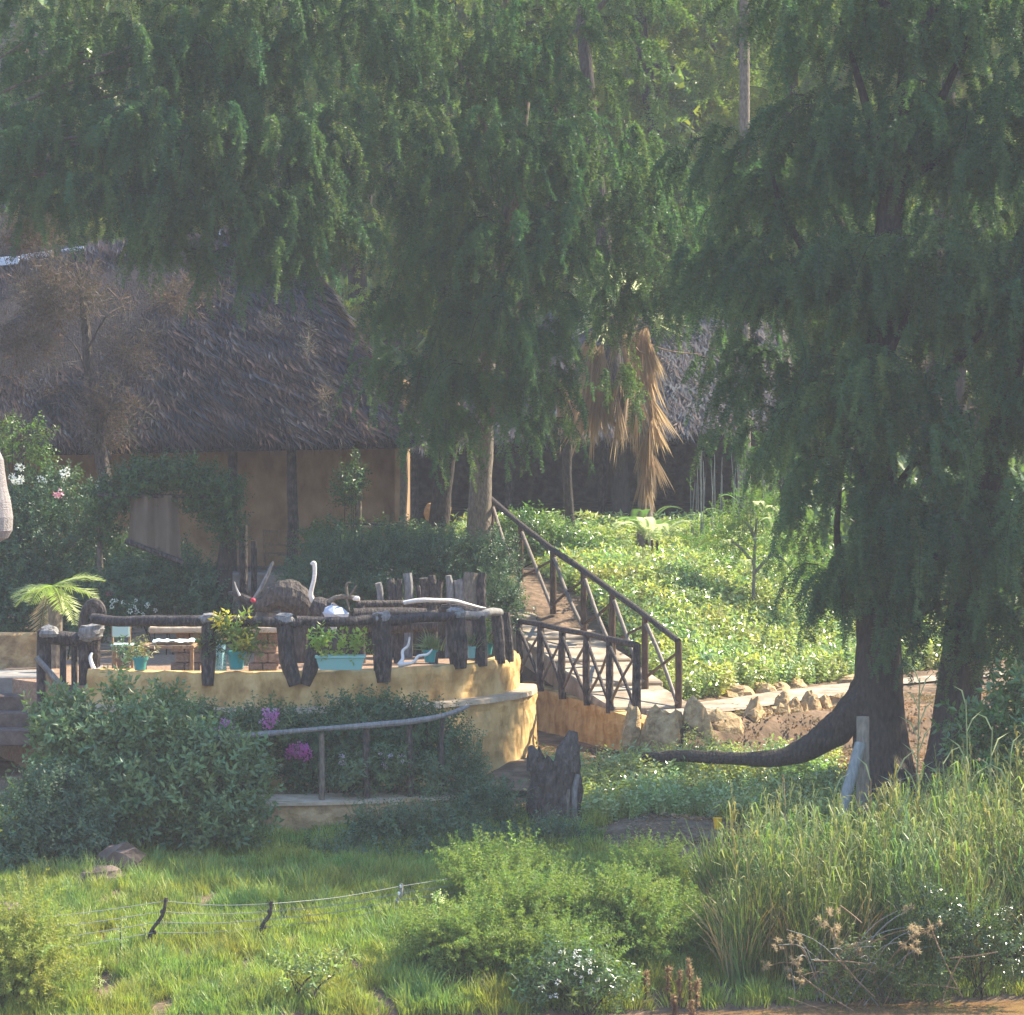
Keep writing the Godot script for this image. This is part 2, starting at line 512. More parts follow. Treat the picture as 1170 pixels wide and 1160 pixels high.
# ---------------------------------------------------------------- leaf meshes (local, shared by all copies)
func make_leaf_meshes() -> void:
	rng.seed = 11
	# a hanging acacia tress: a thin stalk with fine drooping leaves all along it
	for variant in 3:
		var b := Buf.new()
		var sway := Vector3(R(-0.12, 0.12), 0, R(-0.12, 0.12))
		var n := 30
		for i in n:
			var t := float(i) / n
			var p := Vector3(0, -0.5 * t, 0) + sway * t * t
			for s in 2:
				var a := i * 2.4 + s * PI + R(-0.5, 0.5)
				var d := Vector3(cos(a), R(-0.9, 0.15), sin(a)).normalized()
				var side := d.cross(unit()).normalized()
				b.leaf(p, d, side, R(0.06, 0.11) * (1.0 - 0.3 * t), R(0.017, 0.03))
		for k in 3:
			var a := TAU * k / 3.0
			var a2 := TAU * (k + 1) / 3.0
			b.quad(Vector3(cos(a), 0, sin(a)) * 0.004, Vector3(cos(a2), 0, sin(a2)) * 0.004, Vector3(0, -0.5, 0) + sway + Vector3(cos(a2), 0, sin(a2)) * 0.002, Vector3(0, -0.5, 0) + sway + Vector3(cos(a), 0, sin(a)) * 0.002)
		L["tress%d" % variant] = b.mesh()
	# an upright feathery twig of a thorn shrub
	var f := Buf.new()
	for i in 26:
		var t := i / 26.0
		var p := Vector3(0.06 * sin(t * 3.0), 0.5 * t, 0.0)
		for s in 2:
			var a := i * 2.4 + s * PI
			var d := Vector3(cos(a), R(0.0, 0.7), sin(a)).normalized()
			f.leaf(p, d, d.cross(unit()).normalized(), R(0.05, 0.095) * (1.05 - 0.6 * t), R(0.011, 0.02))
	L.feather_up = f.mesh()
	# a twig with pointed oval leaves
	for kind in [["sprig", 0.26, 13, 0.062, 0.036, 0.35], ["sprig_small", 0.22, 16, 0.038, 0.022, 0.3], ["sprig_big", 0.36, 10, 0.12, 0.07, 0.3], ["sprig_long", 0.34, 14, 0.12, 0.03, 0.25]]:
		var b := Buf.new()
		for i in kind[2]:
			var t: float = (i + 1.0) / kind[2]
			var a: float = i * 2.4 + R(-0.3, 0.3)
			var p := Vector3(0.03 * sin(t * 4.0), kind[1] * t, 0.03 * cos(t * 5.0) - 0.03)
			var d := Vector3(cos(a), R(-0.1, 0.9), sin(a)).normalized()
			var side := d.cross(Vector3.UP + unit() * 0.5).normalized()
			b.leaf(p, d, side, kind[3] * R(0.7, 1.25), kind[4] * R(0.8, 1.2), 0.22 * signf(R(-0.2, 1.0)))
		for k in 3:
			var a := TAU * k / 3.0
			var a2 := TAU * (k + 1) / 3.0
			b.quad(Vector3(cos(a), 0, sin(a)) * 0.005, Vector3(cos(a2), 0, sin(a2)) * 0.005, Vector3(0, kind[1], 0) + Vector3(cos(a2), 0, sin(a2)) * 0.002, Vector3(0, kind[1], 0) + Vector3(cos(a), 0, sin(a)) * 0.002)
		L[kind[0]] = b.mesh()
	# grass clumps: blades that bend over
	for kind in [["grass", 16, 0.2, 0.007, 0.09, 0.6], ["tall_grass", 15, 0.75, 0.011, 0.1, 0.55], ["reed", 14, 1.25, 0.010, 0.14, 0.4], ["short_grass", 18, 0.11, 0.006, 0.08, 0.7]]:
		var b := Buf.new()
		for i in kind[1]:
			var a := R(0, TAU)
			var base := Vector3(cos(a), 0, sin(a)) * R(0.0, kind[4])
			a += R(-0.9, 0.9)
			var out := Vector3(cos(a), 0, sin(a))
			var side := Vector3(-out.z, 0, out.x).rotated(Vector3.UP, R(-0.6, 0.6))
			var h: float = kind[2] * R(0.5, 1.2)
			var bend: float = h * R(0.15, 1.0) * kind[5]
			var prev := base
			for k in 4:
				var t := (k + 1.0) / 4.0
				var q: Vector3 = base + Vector3.UP * h * (t - 0.25 * t * t * R(0.6, 1.3)) + out * bend * t * t
				var w0: float = kind[3] * (1.0 - 0.75 * (t - 0.25))
				var w1: float = kind[3] * (1.0 - 0.75 * t) if k < 3 else 0.0
				if k < 3: b.quad(prev - side * w0, prev + side * w0, q + side * w1, q - side * w1)
				else: b.tri(prev - side * w0, prev + side * w0, q)
				prev = q
		L[kind[0]] = b.mesh()
	# a whole reed: stalk, narrow arching blades, a thin plume
	for variant in 2:
		var b := Buf.new()
		var h := 1.35
		for i in 11:
			var g := 0.15 + 0.8 * i / 10.0
			var p := Vector3(0.05 * g * g, h * g, 0)
			var a := i * 2.5 + R(-0.4, 0.4)
			var out := Vector3(cos(a), 0, sin(a))
			var side := Vector3(-out.z, 0.15, out.x) * R(0.006, 0.01)
			var len_ := R(0.22, 0.4) * (1.1 - 0.4 * g)
			var q := p + (out * R(0.25, 0.5) + Vector3.UP * 0.9).normalized() * len_ * 0.6
			var e := q + (out * R(0.6, 1.2) + Vector3.UP * R(-0.3, 0.5)).normalized() * len_ * 0.45
			b.quad(p - side * 0.6, p + side * 0.6, q + side, q - side)
			b.tri(q - side, q + side, e)
		for k in 3:
			var a := TAU * k / 3.0
			var a2 := TAU * (k + 1) / 3.0
			b.quad(Vector3(cos(a), 0, sin(a)) * 0.007, Vector3(cos(a2), 0, sin(a2)) * 0.007, Vector3(0.05, h, 0) + Vector3(cos(a2), 0, sin(a2)) * 0.003, Vector3(0.05, h, 0) + Vector3(cos(a), 0, sin(a)) * 0.003)
		if variant == 1:
			for i in 22: b.leaf(Vector3(0.05, h * (0.9 + 0.18 * i / 22.0), 0), Vector3(R(-0.4, 0.4), 1, R(-0.4, 0.4)).normalized(), unit(), R(0.03, 0.07), 0.01)
		L["reed_plant%d" % variant] = b.mesh()
	# thatch: a hank of split palm leaf lying down the slope (along -y), z away from the roof
	var th := Buf.new()
	for i in 16:
		var x := R(-0.16, 0.16)
		var z := R(0.0, 0.05)
		var p := Vector3(x, R(0.0, 0.25), z)
		var d := Vector3(R(-0.35, 0.35), -1, R(-0.02, 0.3)).normalized()
		var side := d.cross(Vector3(R(-0.5, 0.5), 0, 1)).normalized()
		th.leaf(p, d, side, R(0.25, 0.6), R(0.014, 0.035))
	L.thatch = th.mesh()
	# fallen leaves lying flat
	var li := Buf.new()
	for i in 14:
		var a := R(0, TAU)
		var d := Vector3(cos(a), R(-0.1, 0.35), sin(a)).normalized()
		li.leaf(Vector3(R(-0.16, 0.16), R(0.005, 0.03), R(-0.16, 0.16)), d, d.cross(Vector3(R(-0.4, 0.4), 1, R(-0.4, 0.4))).normalized(), R(0.04, 0.09), R(0.02, 0.04), 0.2)
	L.litter = li.mesh()
	# dry twiggery
	var dr := Buf.new()
	for i in 12:
		var d := (unit() + Vector3(0, 0.1, 0)).normalized()
		dr.leaf(unit() * 0.05, d, d.cross(unit()).normalized(), R(0.2, 0.42), 0.012)
		dr.leaf(d * R(0.1, 0.3), (d + unit() * 0.9).normalized(), d.cross(unit()).normalized(), R(0.05, 0.1), 0.022)
	L.dry_twigs = dr.mesh()
	# a blossom head of papery bracts
	var bl := Buf.new()
	for i in 16:
		var d := unit()
		bl.leaf(d * 0.03, (d + unit() * 0.5).normalized(), d.cross(unit()).normalized(), R(0.035, 0.055), 0.036, 0.2)
	L.blossom = bl.mesh()
	# a tan seed head of sedge
	var sh := Buf.new()
	for i in 40:
		var d := (unit() + Vector3(0, 0.3, 0)).normalized()
		sh.leaf(Vector3.ZERO, d, d.cross(unit()).normalized(), R(0.05, 0.11), 0.012)
	L.seed_head = sh.mesh()
	# a feather-leaved fern frond: long arching rachis with pinnae
	var fr := Buf.new()
	for i in 30:
		var t := i / 30.0
		var p := Vector3(0, 0.18 * sin(t * PI * 0.8), 0) + Vector3(0, 0.25 * t - 0.3 * t * t, 0.75 * t)
		for s in [-1, 1]:
			var d := Vector3(s, 0.05, 0.35).normalized()
			fr.leaf(p, d, Vector3(-d.z * s, 0.3, d.x * s).normalized(), 0.19 * sin(PI * (0.12 + 0.85 * t)), 0.03, 0.15)
	L.frond = fr.mesh()

# ---------------------------------------------------------------- plants
func weeping(parent: Node3D, lobes: Array, color: Color, spread: float, size := 1.0, droop := 1.0) -> void:
	# pendulous branchlets arching out of each lobe, hung with tresses; lobes are [centre, radii, branchlets]
	var places := [[], [], []]
	var tints := [PackedColorArray(), PackedColorArray(), PackedColorArray()]
	var twigs := Buf.new()
	for lobe in lobes:
		var c: Vector3 = lobe[0]
		var r: Vector3 = lobe[1]
		for i in lobe[2]:
			var u := unit()
			u.y = u.y * 0.9 + 0.12
			var k := pow(rng.randf(), 0.45)
			var p := c + u * r * k
			if noise.get_noise_3d(p.x * 55.0, p.y * 55.0, p.z * 55.0) < -0.28: continue
			var out := (Vector3(u.x, 0, u.z) + Vector3(R(-0.7, 0.7), 0, R(-0.7, 0.7))).normalized()
			var length := R(0.6, 1.5) * size
			var tone := tint(color, spread, R(-0.1, 0.18))
			var steps := int(length / (0.085 * size))
			var line := []
			for s in steps:
				var t := float(s) / steps
				var q := p + out * length * 0.65 * (t - 0.2 * t * t) + Vector3.UP * length * (0.28 * t - 0.95 * droop * t * t)
				var tan := (out * 0.5 * (1.0 - t) + Vector3.UP * (0.2 - 1.6 * droop * t)).normalized()
				var hang := (Vector3.DOWN * (0.45 + droop * 0.5) + tan * 0.6 + unit() * 0.6).normalized()
				var v := rng.randi() % 3
				var sc := R(0.55, 1.05) * size * (1.0 - 0.35 * t)
				places[v].append(Transform3D(facing(-hang, R(0, TAU), sc), q))
				tints[v].append(tint(tone, 0.16))
				if s % 3 == 0: line.append(q)
			if line.size() > 2 and i % 3 == 0:
				tube(twigs, line, ramp_list([0.012 * size, 0.003], line.size()), 3, 0.0, false)
	for v in 3:
		scatter("crown", L["tress%d" % v], M.feather, places[v], tints[v], parent)
	if twigs.v.size():
		put("twigs", twigs.mesh(), M.bark, parent).set_meta("kind", "stuff")

func limbs(parent: Node3D, from: Array, lobes: Array, r0: float, mat: Material, bend := 0.5) -> void:
	for lobe in lobes:
		if lobe[2] < 36: continue
		var c: Vector3 = lobe[0]
		var best: Vector3 = from[0]
		for p in from:
			if absf(p.y - (c.y - 1.6)) < absf(best.y - (c.y - 1.6)): best = p
		var mid := best.lerp(c, 0.5) + Vector3(R(-bend, bend), R(0.1, 0.8) * bend, R(-bend, bend))
		put("limb", log_mesh([best, mid, c], [r0, r0 * 0.55, r0 * 0.2], 7, 0.15, 6), mat, parent)

func fg(foot_px: float, foot_py: float, list: Array) -> Array:   # lobes [px, py, depth past the foot, rx, ry, rz, n] above a foot on the ground
	var d0 := -G(foot_px, foot_py).z
	var out := []
	for a in list: out.append([P(a[0], a[1], d0 + a[2]), Vector3(a[3], a[4], a[5]), a[6]])
	return out

func px_lobes(list: Array) -> Array:                            # [px, py, d, rx, ry, rz, n] -> [centre, radii, n]
	var out := []
	for a in list:
		out.append([P(a[0], a[1], a[2]), Vector3(a[3], a[4], a[5]), a[6]])
	return out

func leaves_on(parent: Node3D, n: String, lobes: Array, mesh: Mesh, mat: Material, color: Color, spread: float, size := 1.0, up := 0.6, shell := 0.35) -> void:
	var places := []
	var tints := PackedColorArray()
	for lobe in lobes:
		var c: Vector3 = lobe[0]
		var r: Vector3 = lobe[1]
		for i in lobe[2]:
			var u := unit()
			var k := 1.0 - shell * rng.randf() * 2.0 if rng.randf() < 0.75 else rng.randf()
			var p := c + u * r * maxf(0.1, k) * (1.0 + 0.35 * noise.get_noise_3d(c.x * 90 + u.x * 75.0, c.y * 90 + u.y * 75.0, u.z * 75.0))
			var d := (u + Vector3.UP * up + unit() * 0.7).normalized()
			var sc := R(0.65, 1.25) * size
			places.append(Transform3D(facing(d, R(0, TAU), sc), p))
			tints.append(tint(color, spread, R(-0.08, 0.12)))
	scatter(n, mesh, mat, places, tints, parent)

func stems_to(parent: Node3D, base: Vector3, lobes: Array, r: float, mat: Material, per := 2) -> void:
	for lobe in lobes:
		for k in per:
			var tip: Vector3 = lobe[0] + unit() * lobe[1] * 0.6
			var foot := base + Vector3(R(-0.2, 0.2), -0.05, R(-0.2, 0.2))
			put("stem", log_mesh([foot, foot.lerp(tip, 0.5) + unit() * 0.12, tip], [r, r * 0.7, r * 0.3], 5, 0.0, 4), mat, parent)

func bush(n: String, label: String, category: String, base: Vector3, lobes: Array, mesh: Mesh, mat: Material, color: Color, spread := 0.22, size := 1.0, up := 0.6, stem: Material = null, group := "") -> Node3D:
	var o := thing(n, label, category, base, group)
	stems_to(o, base, lobes, 0.016, stem if stem else M.bark, 2)
	leaves_on(o, "foliage", lobes, mesh, mat, color, spread, size, up)
	return o

func flowers(parent: Node3D, spots: Array, color: Color, size := 1.0) -> void:
	var made := 0
	for s in spots:
		for k in s[1]:
			var p: Vector3 = s[0] + unit() * s[2]
			var m := MeshInstance3D.new()
			m.mesh = L.blossom
			m.material_override = petal_material(color)
			m.name = "blossom"
			parent.add_child(m, true)
			m.transform = Transform3D(facing(unit(), R(0, TAU), R(0.7, 1.3) * size), p - parent.position)
			made += 1

var petals := {}
func petal_material(c: Color) -> Material:
	if not petals.has(c):
		var m := StandardMaterial3D.new()
		m.albedo_color = c.linear_to_srgb()
		m.roughness = 0.7
		m.backlight_enabled = true
		m.backlight = Color(0.7, 0.7, 0.7).linear_to_srgb()
		petals[c] = m
	return petals[c]

func carpet(n: String, label: String, category: String, area: Callable, count: int, mesh: Mesh, mat: Material, color: Color, spread: float, size: Array, x0: float, x1: float, d0: float, d1: float, lean := 0.25, patch := 0.0) -> void:
	# stuff spread over the ground wherever area(x, d) is true
	var places := []
	var tints := PackedColorArray()
	var made := 0
	var tries := 0
	while made < count and tries < count * 12:
		tries += 1
		var x := R(x0, x1)
		var d := R(d0, d1)
		if not area.call(x, d): continue
		var tone := noise.get_noise_2d(x * 130.0 + 500.0, d * 130.0)
		if patch > 0.0 and tone < R(-0.9, 0.1) * patch - 0.12: continue
		var s := R(size[0], size[1]) * (1.0 + 0.35 * tone)
		places.append(Transform3D(facing(Vector3.UP + unit() * lean, R(0, TAU), s), Vector3(x, height(x, d) - 0.01, -d)))
		tints.append(tint(color, spread, 0.35 * noise.get_noise_2d(x * 90.0, d * 90.0 - 700.0)))
		made += 1
	var o := scatter(n, mesh, mat, places, tints)
	tagged(o, label, category, "", "stuff")

# ---------------------------------------------------------------- the trees
func build_trees() -> void:
	rng.seed = 101
	# right: the great dark trunk with its long surface root, and its weeping crown
	var base := P(1012, 900, 43.0)
	var t := thing("acacia_tree", "big weeping acacia with thick dark trunk and long surface root beside the path", "tree", base)
	var tp := [P(1012, 925, 43.0), P(1010, 890, 43.0), P(1004, 820, 43.0), P(1003, 740, 43.1), P(1004, 640, 43.2), P(998, 520, 43.4), P(1004, 380, 43.6), P(1020, 220, 43.8), P(1040, 60, 44.0)]
	put("trunk", log_mesh(tp, [0.5, 0.42, 0.34, 0.3, 0.28, 0.25, 0.22, 0.17, 0.1], 18, 0.13, 8), M.bark, t)
	put("root", log_mesh([P(1003, 772, 43.1), P(972, 818, 43.0), P(930, 850, 42.9), P(890, 866, 42.9), P(840, 867, 43.0), P(785, 864, 43.2), P(735, 866, 43.4)], [0.24, 0.25, 0.17, 0.12, 0.085, 0.08, 0.07], 12, 0.2, 8), M.bark, t)
	put("root", log_mesh([P(1010, 860, 42.9), P(1028, 900, 42.6), P(1042, 930, 42.3)], [0.25, 0.18, 0.1], 10, 0.15, 5), M.bark, t)
	put("root", log_mesh([P(1000, 880, 43.0), P(978, 912, 42.8), P(960, 934, 42.6)], [0.22, 0.14, 0.08], 10, 0.15, 5), M.bark, t)
	var lobes := px_lobes([
		[880, 190, 44.5, 1.2, 0.9, 1.1, 80], [1000, 150, 44, 1.3, 0.9, 1.2, 90], [1110, 150, 43.5, 1.3, 1.0, 1.2, 90], [850, 300, 45, 1.0, 0.8, 0.9, 60],
		[950, 300, 43.5, 1.2, 0.8, 1.0, 95], [1060, 320, 42.8, 1.2, 0.9, 1.0, 95], [1160, 330, 42.5, 1.1, 1.0, 1.0, 80], [900, 420, 44.5, 0.8, 0.7, 0.8, 55],
		[1000, 450, 42.5, 1.0, 0.8, 0.8, 75], [1100, 470, 42.2, 1.1, 0.8, 0.8, 85], [960, 560, 42.6, 0.7, 0.7, 0.6, 50], [1060, 590, 42.0, 0.8, 0.7, 0.7, 70],
		[1150, 610, 41.8, 0.9, 0.9, 0.8, 80], [1000, 640, 42.2, 0.45, 0.5, 0.5, 30], [1095, 690, 41.9, 0.65, 0.5, 0.5, 45], [1170, 720, 42.0, 0.5, 0.5, 0.5, 26],
		[965, 670, 43.2, 0.3, 0.35, 0.4, 14], [880, 490, 44.2, 0.45, 0.35, 0.5, 14], [960, 640, 42.6, 0.3, 0.4, 0.4, 14], [960, 20, 44.5, 1.6, 0.9, 1.4, 80], [1120, 10, 44, 1.6, 1.0, 1.4, 80],
		[1010, 320, 46.5, 1.2, 0.8, 1.0, 60], [1090, 230, 46.8, 1.3, 0.9, 1.0, 70], [1150, 330, 46.6, 1.2, 0.9, 0.9, 60], [930, 200, 46.5, 1.0, 0.7, 0.8, 45], [980, -140, 44.5, 2.6, 1.4, 2.2, 130], [1200, -60, 44, 2.2, 1.6, 2.0, 110]])
	limbs(t, tp.slice(3), lobes, 0.1, M.bark, 0.4)
	weeping(t, lobes, Color(0.078, 0.155, 0.068), 0.3)
	# its neighbour, mostly out of the frame
	base = P(1086, 905, 42.4)
	t = thing("acacia_tree", "second dark trunk leaning away from the big acacia, above the reeds", "tree", base)
	tp = [P(1082, 925, 42.4), P(1086, 890, 42.4), P(1094, 800, 42.6), P(1108, 680, 42.8), P(1130, 540, 43.0), P(1160, 380, 43.2), P(1210, 200, 43.4)]
	put("trunk", log_mesh(tp, [0.46, 0.38, 0.3, 0.26, 0.24, 0.2, 0.15], 16, 0.13, 8), M.bark, t)
	lobes = px_lobes([[1260, 420, 43, 1.6, 1.4, 1.6, 120], [1380, 260, 43.5, 2.2, 1.6, 2.0, 150], [1250, 160, 43, 1.6, 1.4, 1.6, 110], [1420, 60, 44, 2.6, 1.8, 2.2, 150], [1560, 300, 44, 2.2, 1.8, 2.0, 130], [1600, 40, 44, 2.4, 1.6, 2.2, 120]])
	limbs(t, tp.slice(3), lobes, 0.12, M.bark, 0.6)
	weeping(t, lobes, Color(0.078, 0.155, 0.068), 0.3)
	# the middle tree, behind the terrace
	base = on_ground(548, 56.0)
	t = thing("acacia_tree", "weeping acacia with pale grey trunk between hut and dead palm", "tree", base)
	tp = [base + Vector3(0, -0.2, 0), P(548, 590, 56.0), P(552, 500, 55.8), P(556, 400, 55.2), P(580, 260, 54.6), P(600, 100, 54.0)]
	put("trunk", log_mesh(tp, [0.24, 0.2, 0.18, 0.17, 0.15, 0.1], 14, 0.12, 8), M.bark_pale, t)
	put("trunk", log_mesh([base + Vector3(-0.75, -0.2, -0.4), P(505, 560, 56.4), P(520, 440, 56), P(500, 300, 55)], [0.2, 0.17, 0.15, 0.1], 12, 0.12, 7), M.bark, t)
	lobes = px_lobes([
		[520, 60, 53, 1.6, 1.1, 1.6, 90], [640, 60, 53, 1.4, 1.0, 1.4, 75], [580, 160, 52, 1.5, 1.0, 1.4, 100], [700, 190, 52, 1.2, 0.8, 1.2, 65], [480, 200, 52.5, 1.2, 0.9, 1.2, 70],
		[560, 270, 51.5, 1.4, 0.9, 1.2, 90], [660, 270, 51.5, 1.2, 0.7, 1.2, 60], [760, 250, 52, 0.9, 0.6, 1.0, 32], [500, 340, 52, 1.0, 0.7, 1.0, 55], [590, 360, 51.2, 1.0, 0.7, 1.0, 65],
		[470, 420, 52.2, 0.7, 0.5, 0.7, 32], [540, 430, 51.4, 0.8, 0.5, 0.8, 45], [605, 430, 51.4, 0.6, 0.4, 0.7, 26], [680, 350, 52.5, 0.6, 0.3, 0.7, 12], [500, 480, 52, 0.45, 0.3, 0.5, 15], [570, 475, 51.5, 0.5, 0.3, 0.5, 18],
		[740, 320, 53, 0.8, 0.5, 0.8, 26], [800, 330, 53.5, 0.7, 0.5, 0.8, 22], [700, 420, 53, 0.4, 0.2, 0.5, 4], [770, 460, 53.5, 0.4, 0.3, 0.5, 9], [830, 400, 53, 0.6, 0.4, 0.6, 14], [860, 500, 52, 0.5, 0.35, 0.5, 12], [450, 480, 53, 0.35, 0.3, 0.4, 12], [630, 480, 52, 0.3, 0.2, 0.4, 7], [560, -90, 53, 2.6, 1.4, 2.4, 120], [740, -60, 53.5, 2.0, 1.0, 2.0, 60]])
	limbs(t, tp.slice(2), lobes, 0.09, M.bark_pale, 0.4)
	weeping(t, lobes, Color(0.085, 0.165, 0.062), 0.3)
	# the left tree: trunk outside the frame, crown over the hut roof
	base = on_ground(-150, 52.0)
	t = thing("acacia_tree", "weeping acacia whose crown hangs over the thatched hut roof", "tree", base)
	tp = [base + Vector3(0, -0.2, 0), P(-148, 400, 52), P(-130, 200, 51.6), P(-60, 20, 51.2), P(60, -90, 51), P(220, -140, 50.8)]
	put("trunk", log_mesh(tp, [0.4, 0.32, 0.27, 0.22, 0.16, 0.1], 14, 0.12, 8), M.bark, t)
	lobes = px_lobes([
		[40, 40, 51, 1.4, 1.0, 1.3, 70], [160, 50, 50.5, 1.5, 1.0, 1.3, 90], [280, 40, 50.5, 1.4, 1.0, 1.3, 85], [400, 30, 51, 1.4, 1.0, 1.3, 75], [90, 140, 50, 1.4, 0.8, 1.2, 80],
		[210, 150, 49.5, 1.5, 0.9, 1.2, 100], [330, 150, 49.8, 1.4, 0.9, 1.2, 90], [420, 130, 50.5, 0.9, 0.8, 1.0, 45], [10, 170, 50.5, 0.9, 0.7, 1.0, 40], [130, 215, 49.5, 1.1, 0.45, 1.0, 50], [240, 235, 49.2, 1.2, 0.5, 1.0, 70],
		[340, 235, 49.4, 0.9, 0.5, 0.9, 50], [300, 285, 49.2, 0.7, 0.3, 0.6, 24], [200, 280, 49.3, 0.7, 0.25, 0.6, 16], [390, 260, 50, 0.5, 0.5, 0.6, 18], [60, 215, 50, 0.7, 0.4, 0.8, 26], [120, -90, 51, 2.6, 1.3, 2.2, 120], [340, -90, 51, 2.6, 1.3, 2.2, 120]])
	limbs(t, tp.slice(2), lobes, 0.05, M.bark_pale, 0.3)
	weeping(t, lobes, Color(0.08, 0.158, 0.068), 0.3)
	# slim grey trunks that show between the crowns
	for a in [[850, 65.0, 0.15, "slim pale straight trunk rising behind the weeping acacias", 0.0], [1062, 64.0, 0.2, "slim brown trunk standing behind the big acacia", 0.4], [712, 66.0, 0.2, "crooked brown trunk behind the dead palm's crown", -0.8]]:
		base = on_ground(a[0], a[1])
		t = thing("slim_tree", a[3], "tree", base)
		tp = [base + Vector3(0, -0.2, 0), base + Vector3(a[4] * 0.4, 5, 0), base + Vector3(a[4], 10, 0.2), base + Vector3(a[4] * 1.2, 15, 0)]
		put("trunk", log_mesh(tp, [a[2], a[2] * 0.8, a[2] * 0.65, a[2] * 0.4], 10, 0.08, 7), M.bark_pale if a[0] == 850 else M.bark, t)
		lobes = [[base + Vector3(a[4], 11.5, 0), Vector3(2.2, 0.8, 1.8), 20], [base + Vector3(a[4] + 0.8, 13.5, 0), Vector3(2.4, 1.4, 2.0), 34], [base + Vector3(a[4] - 1.0, 15, 0), Vector3(2.4, 1.4, 2.0), 34]]
		limbs(t, tp.slice(2), lobes, 0.06, M.bark, 0.3)
		weeping(t, lobes, Color(0.15, 0.22, 0.05), 0.28, 1.2)
	# the sunlit wood behind
	var k := 0
	for a in [[-120, 76, 17], [60, 80, 18], [230, 75, 17], [420, 82, 19], [600, 78, 18], [770, 74, 16], [930, 82, 19], [1090, 75, 17], [1260, 80, 18], [160, 92, 21], [500, 94, 21], [850, 92, 21], [1180, 94, 21], [690, 96, 22], [330, 97, 22], [1020, 98, 22]]:
		base = on_ground(a[0], a[1])
		var h: float = a[2]
		t = thing("woodland_tree", "tall yellow-green tree in the wood behind the huts and weeping acacias", "tree", base, "woodland trees behind the huts")
		put("trunk", log_mesh([base + Vector3(0, -0.3, 0), base + Vector3(R(-0.5, 0.5), h * 0.35, 0), base + Vector3(R(-1, 1), h * 0.7, 0), base + Vector3(R(-1, 1), h * 0.95, 0)], [0.3, 0.22, 0.15, 0.06], 9, 0.1, 6), M.bark, t)
		lobes = []
		for i in 9:
			var hh := h * (0.22 + 0.78 * i / 8.0)
			lobes.append([base + Vector3(R(-1.9, 1.9), hh, R(-1.4, 1.4)), Vector3(R(1.7, 2.5), R(1.2, 1.7), R(1.5, 2.2)), 38])
		limbs(t, [base + Vector3(0, h * 0.3, 0), base + Vector3(0, h * 0.6, 0)], lobes.slice(0, 5), 0.08, M.bark, 0.4)
		weeping(t, lobes, Color(0.19, 0.26, 0.05), 0.3, 1.9, 0.5)
		k += 1

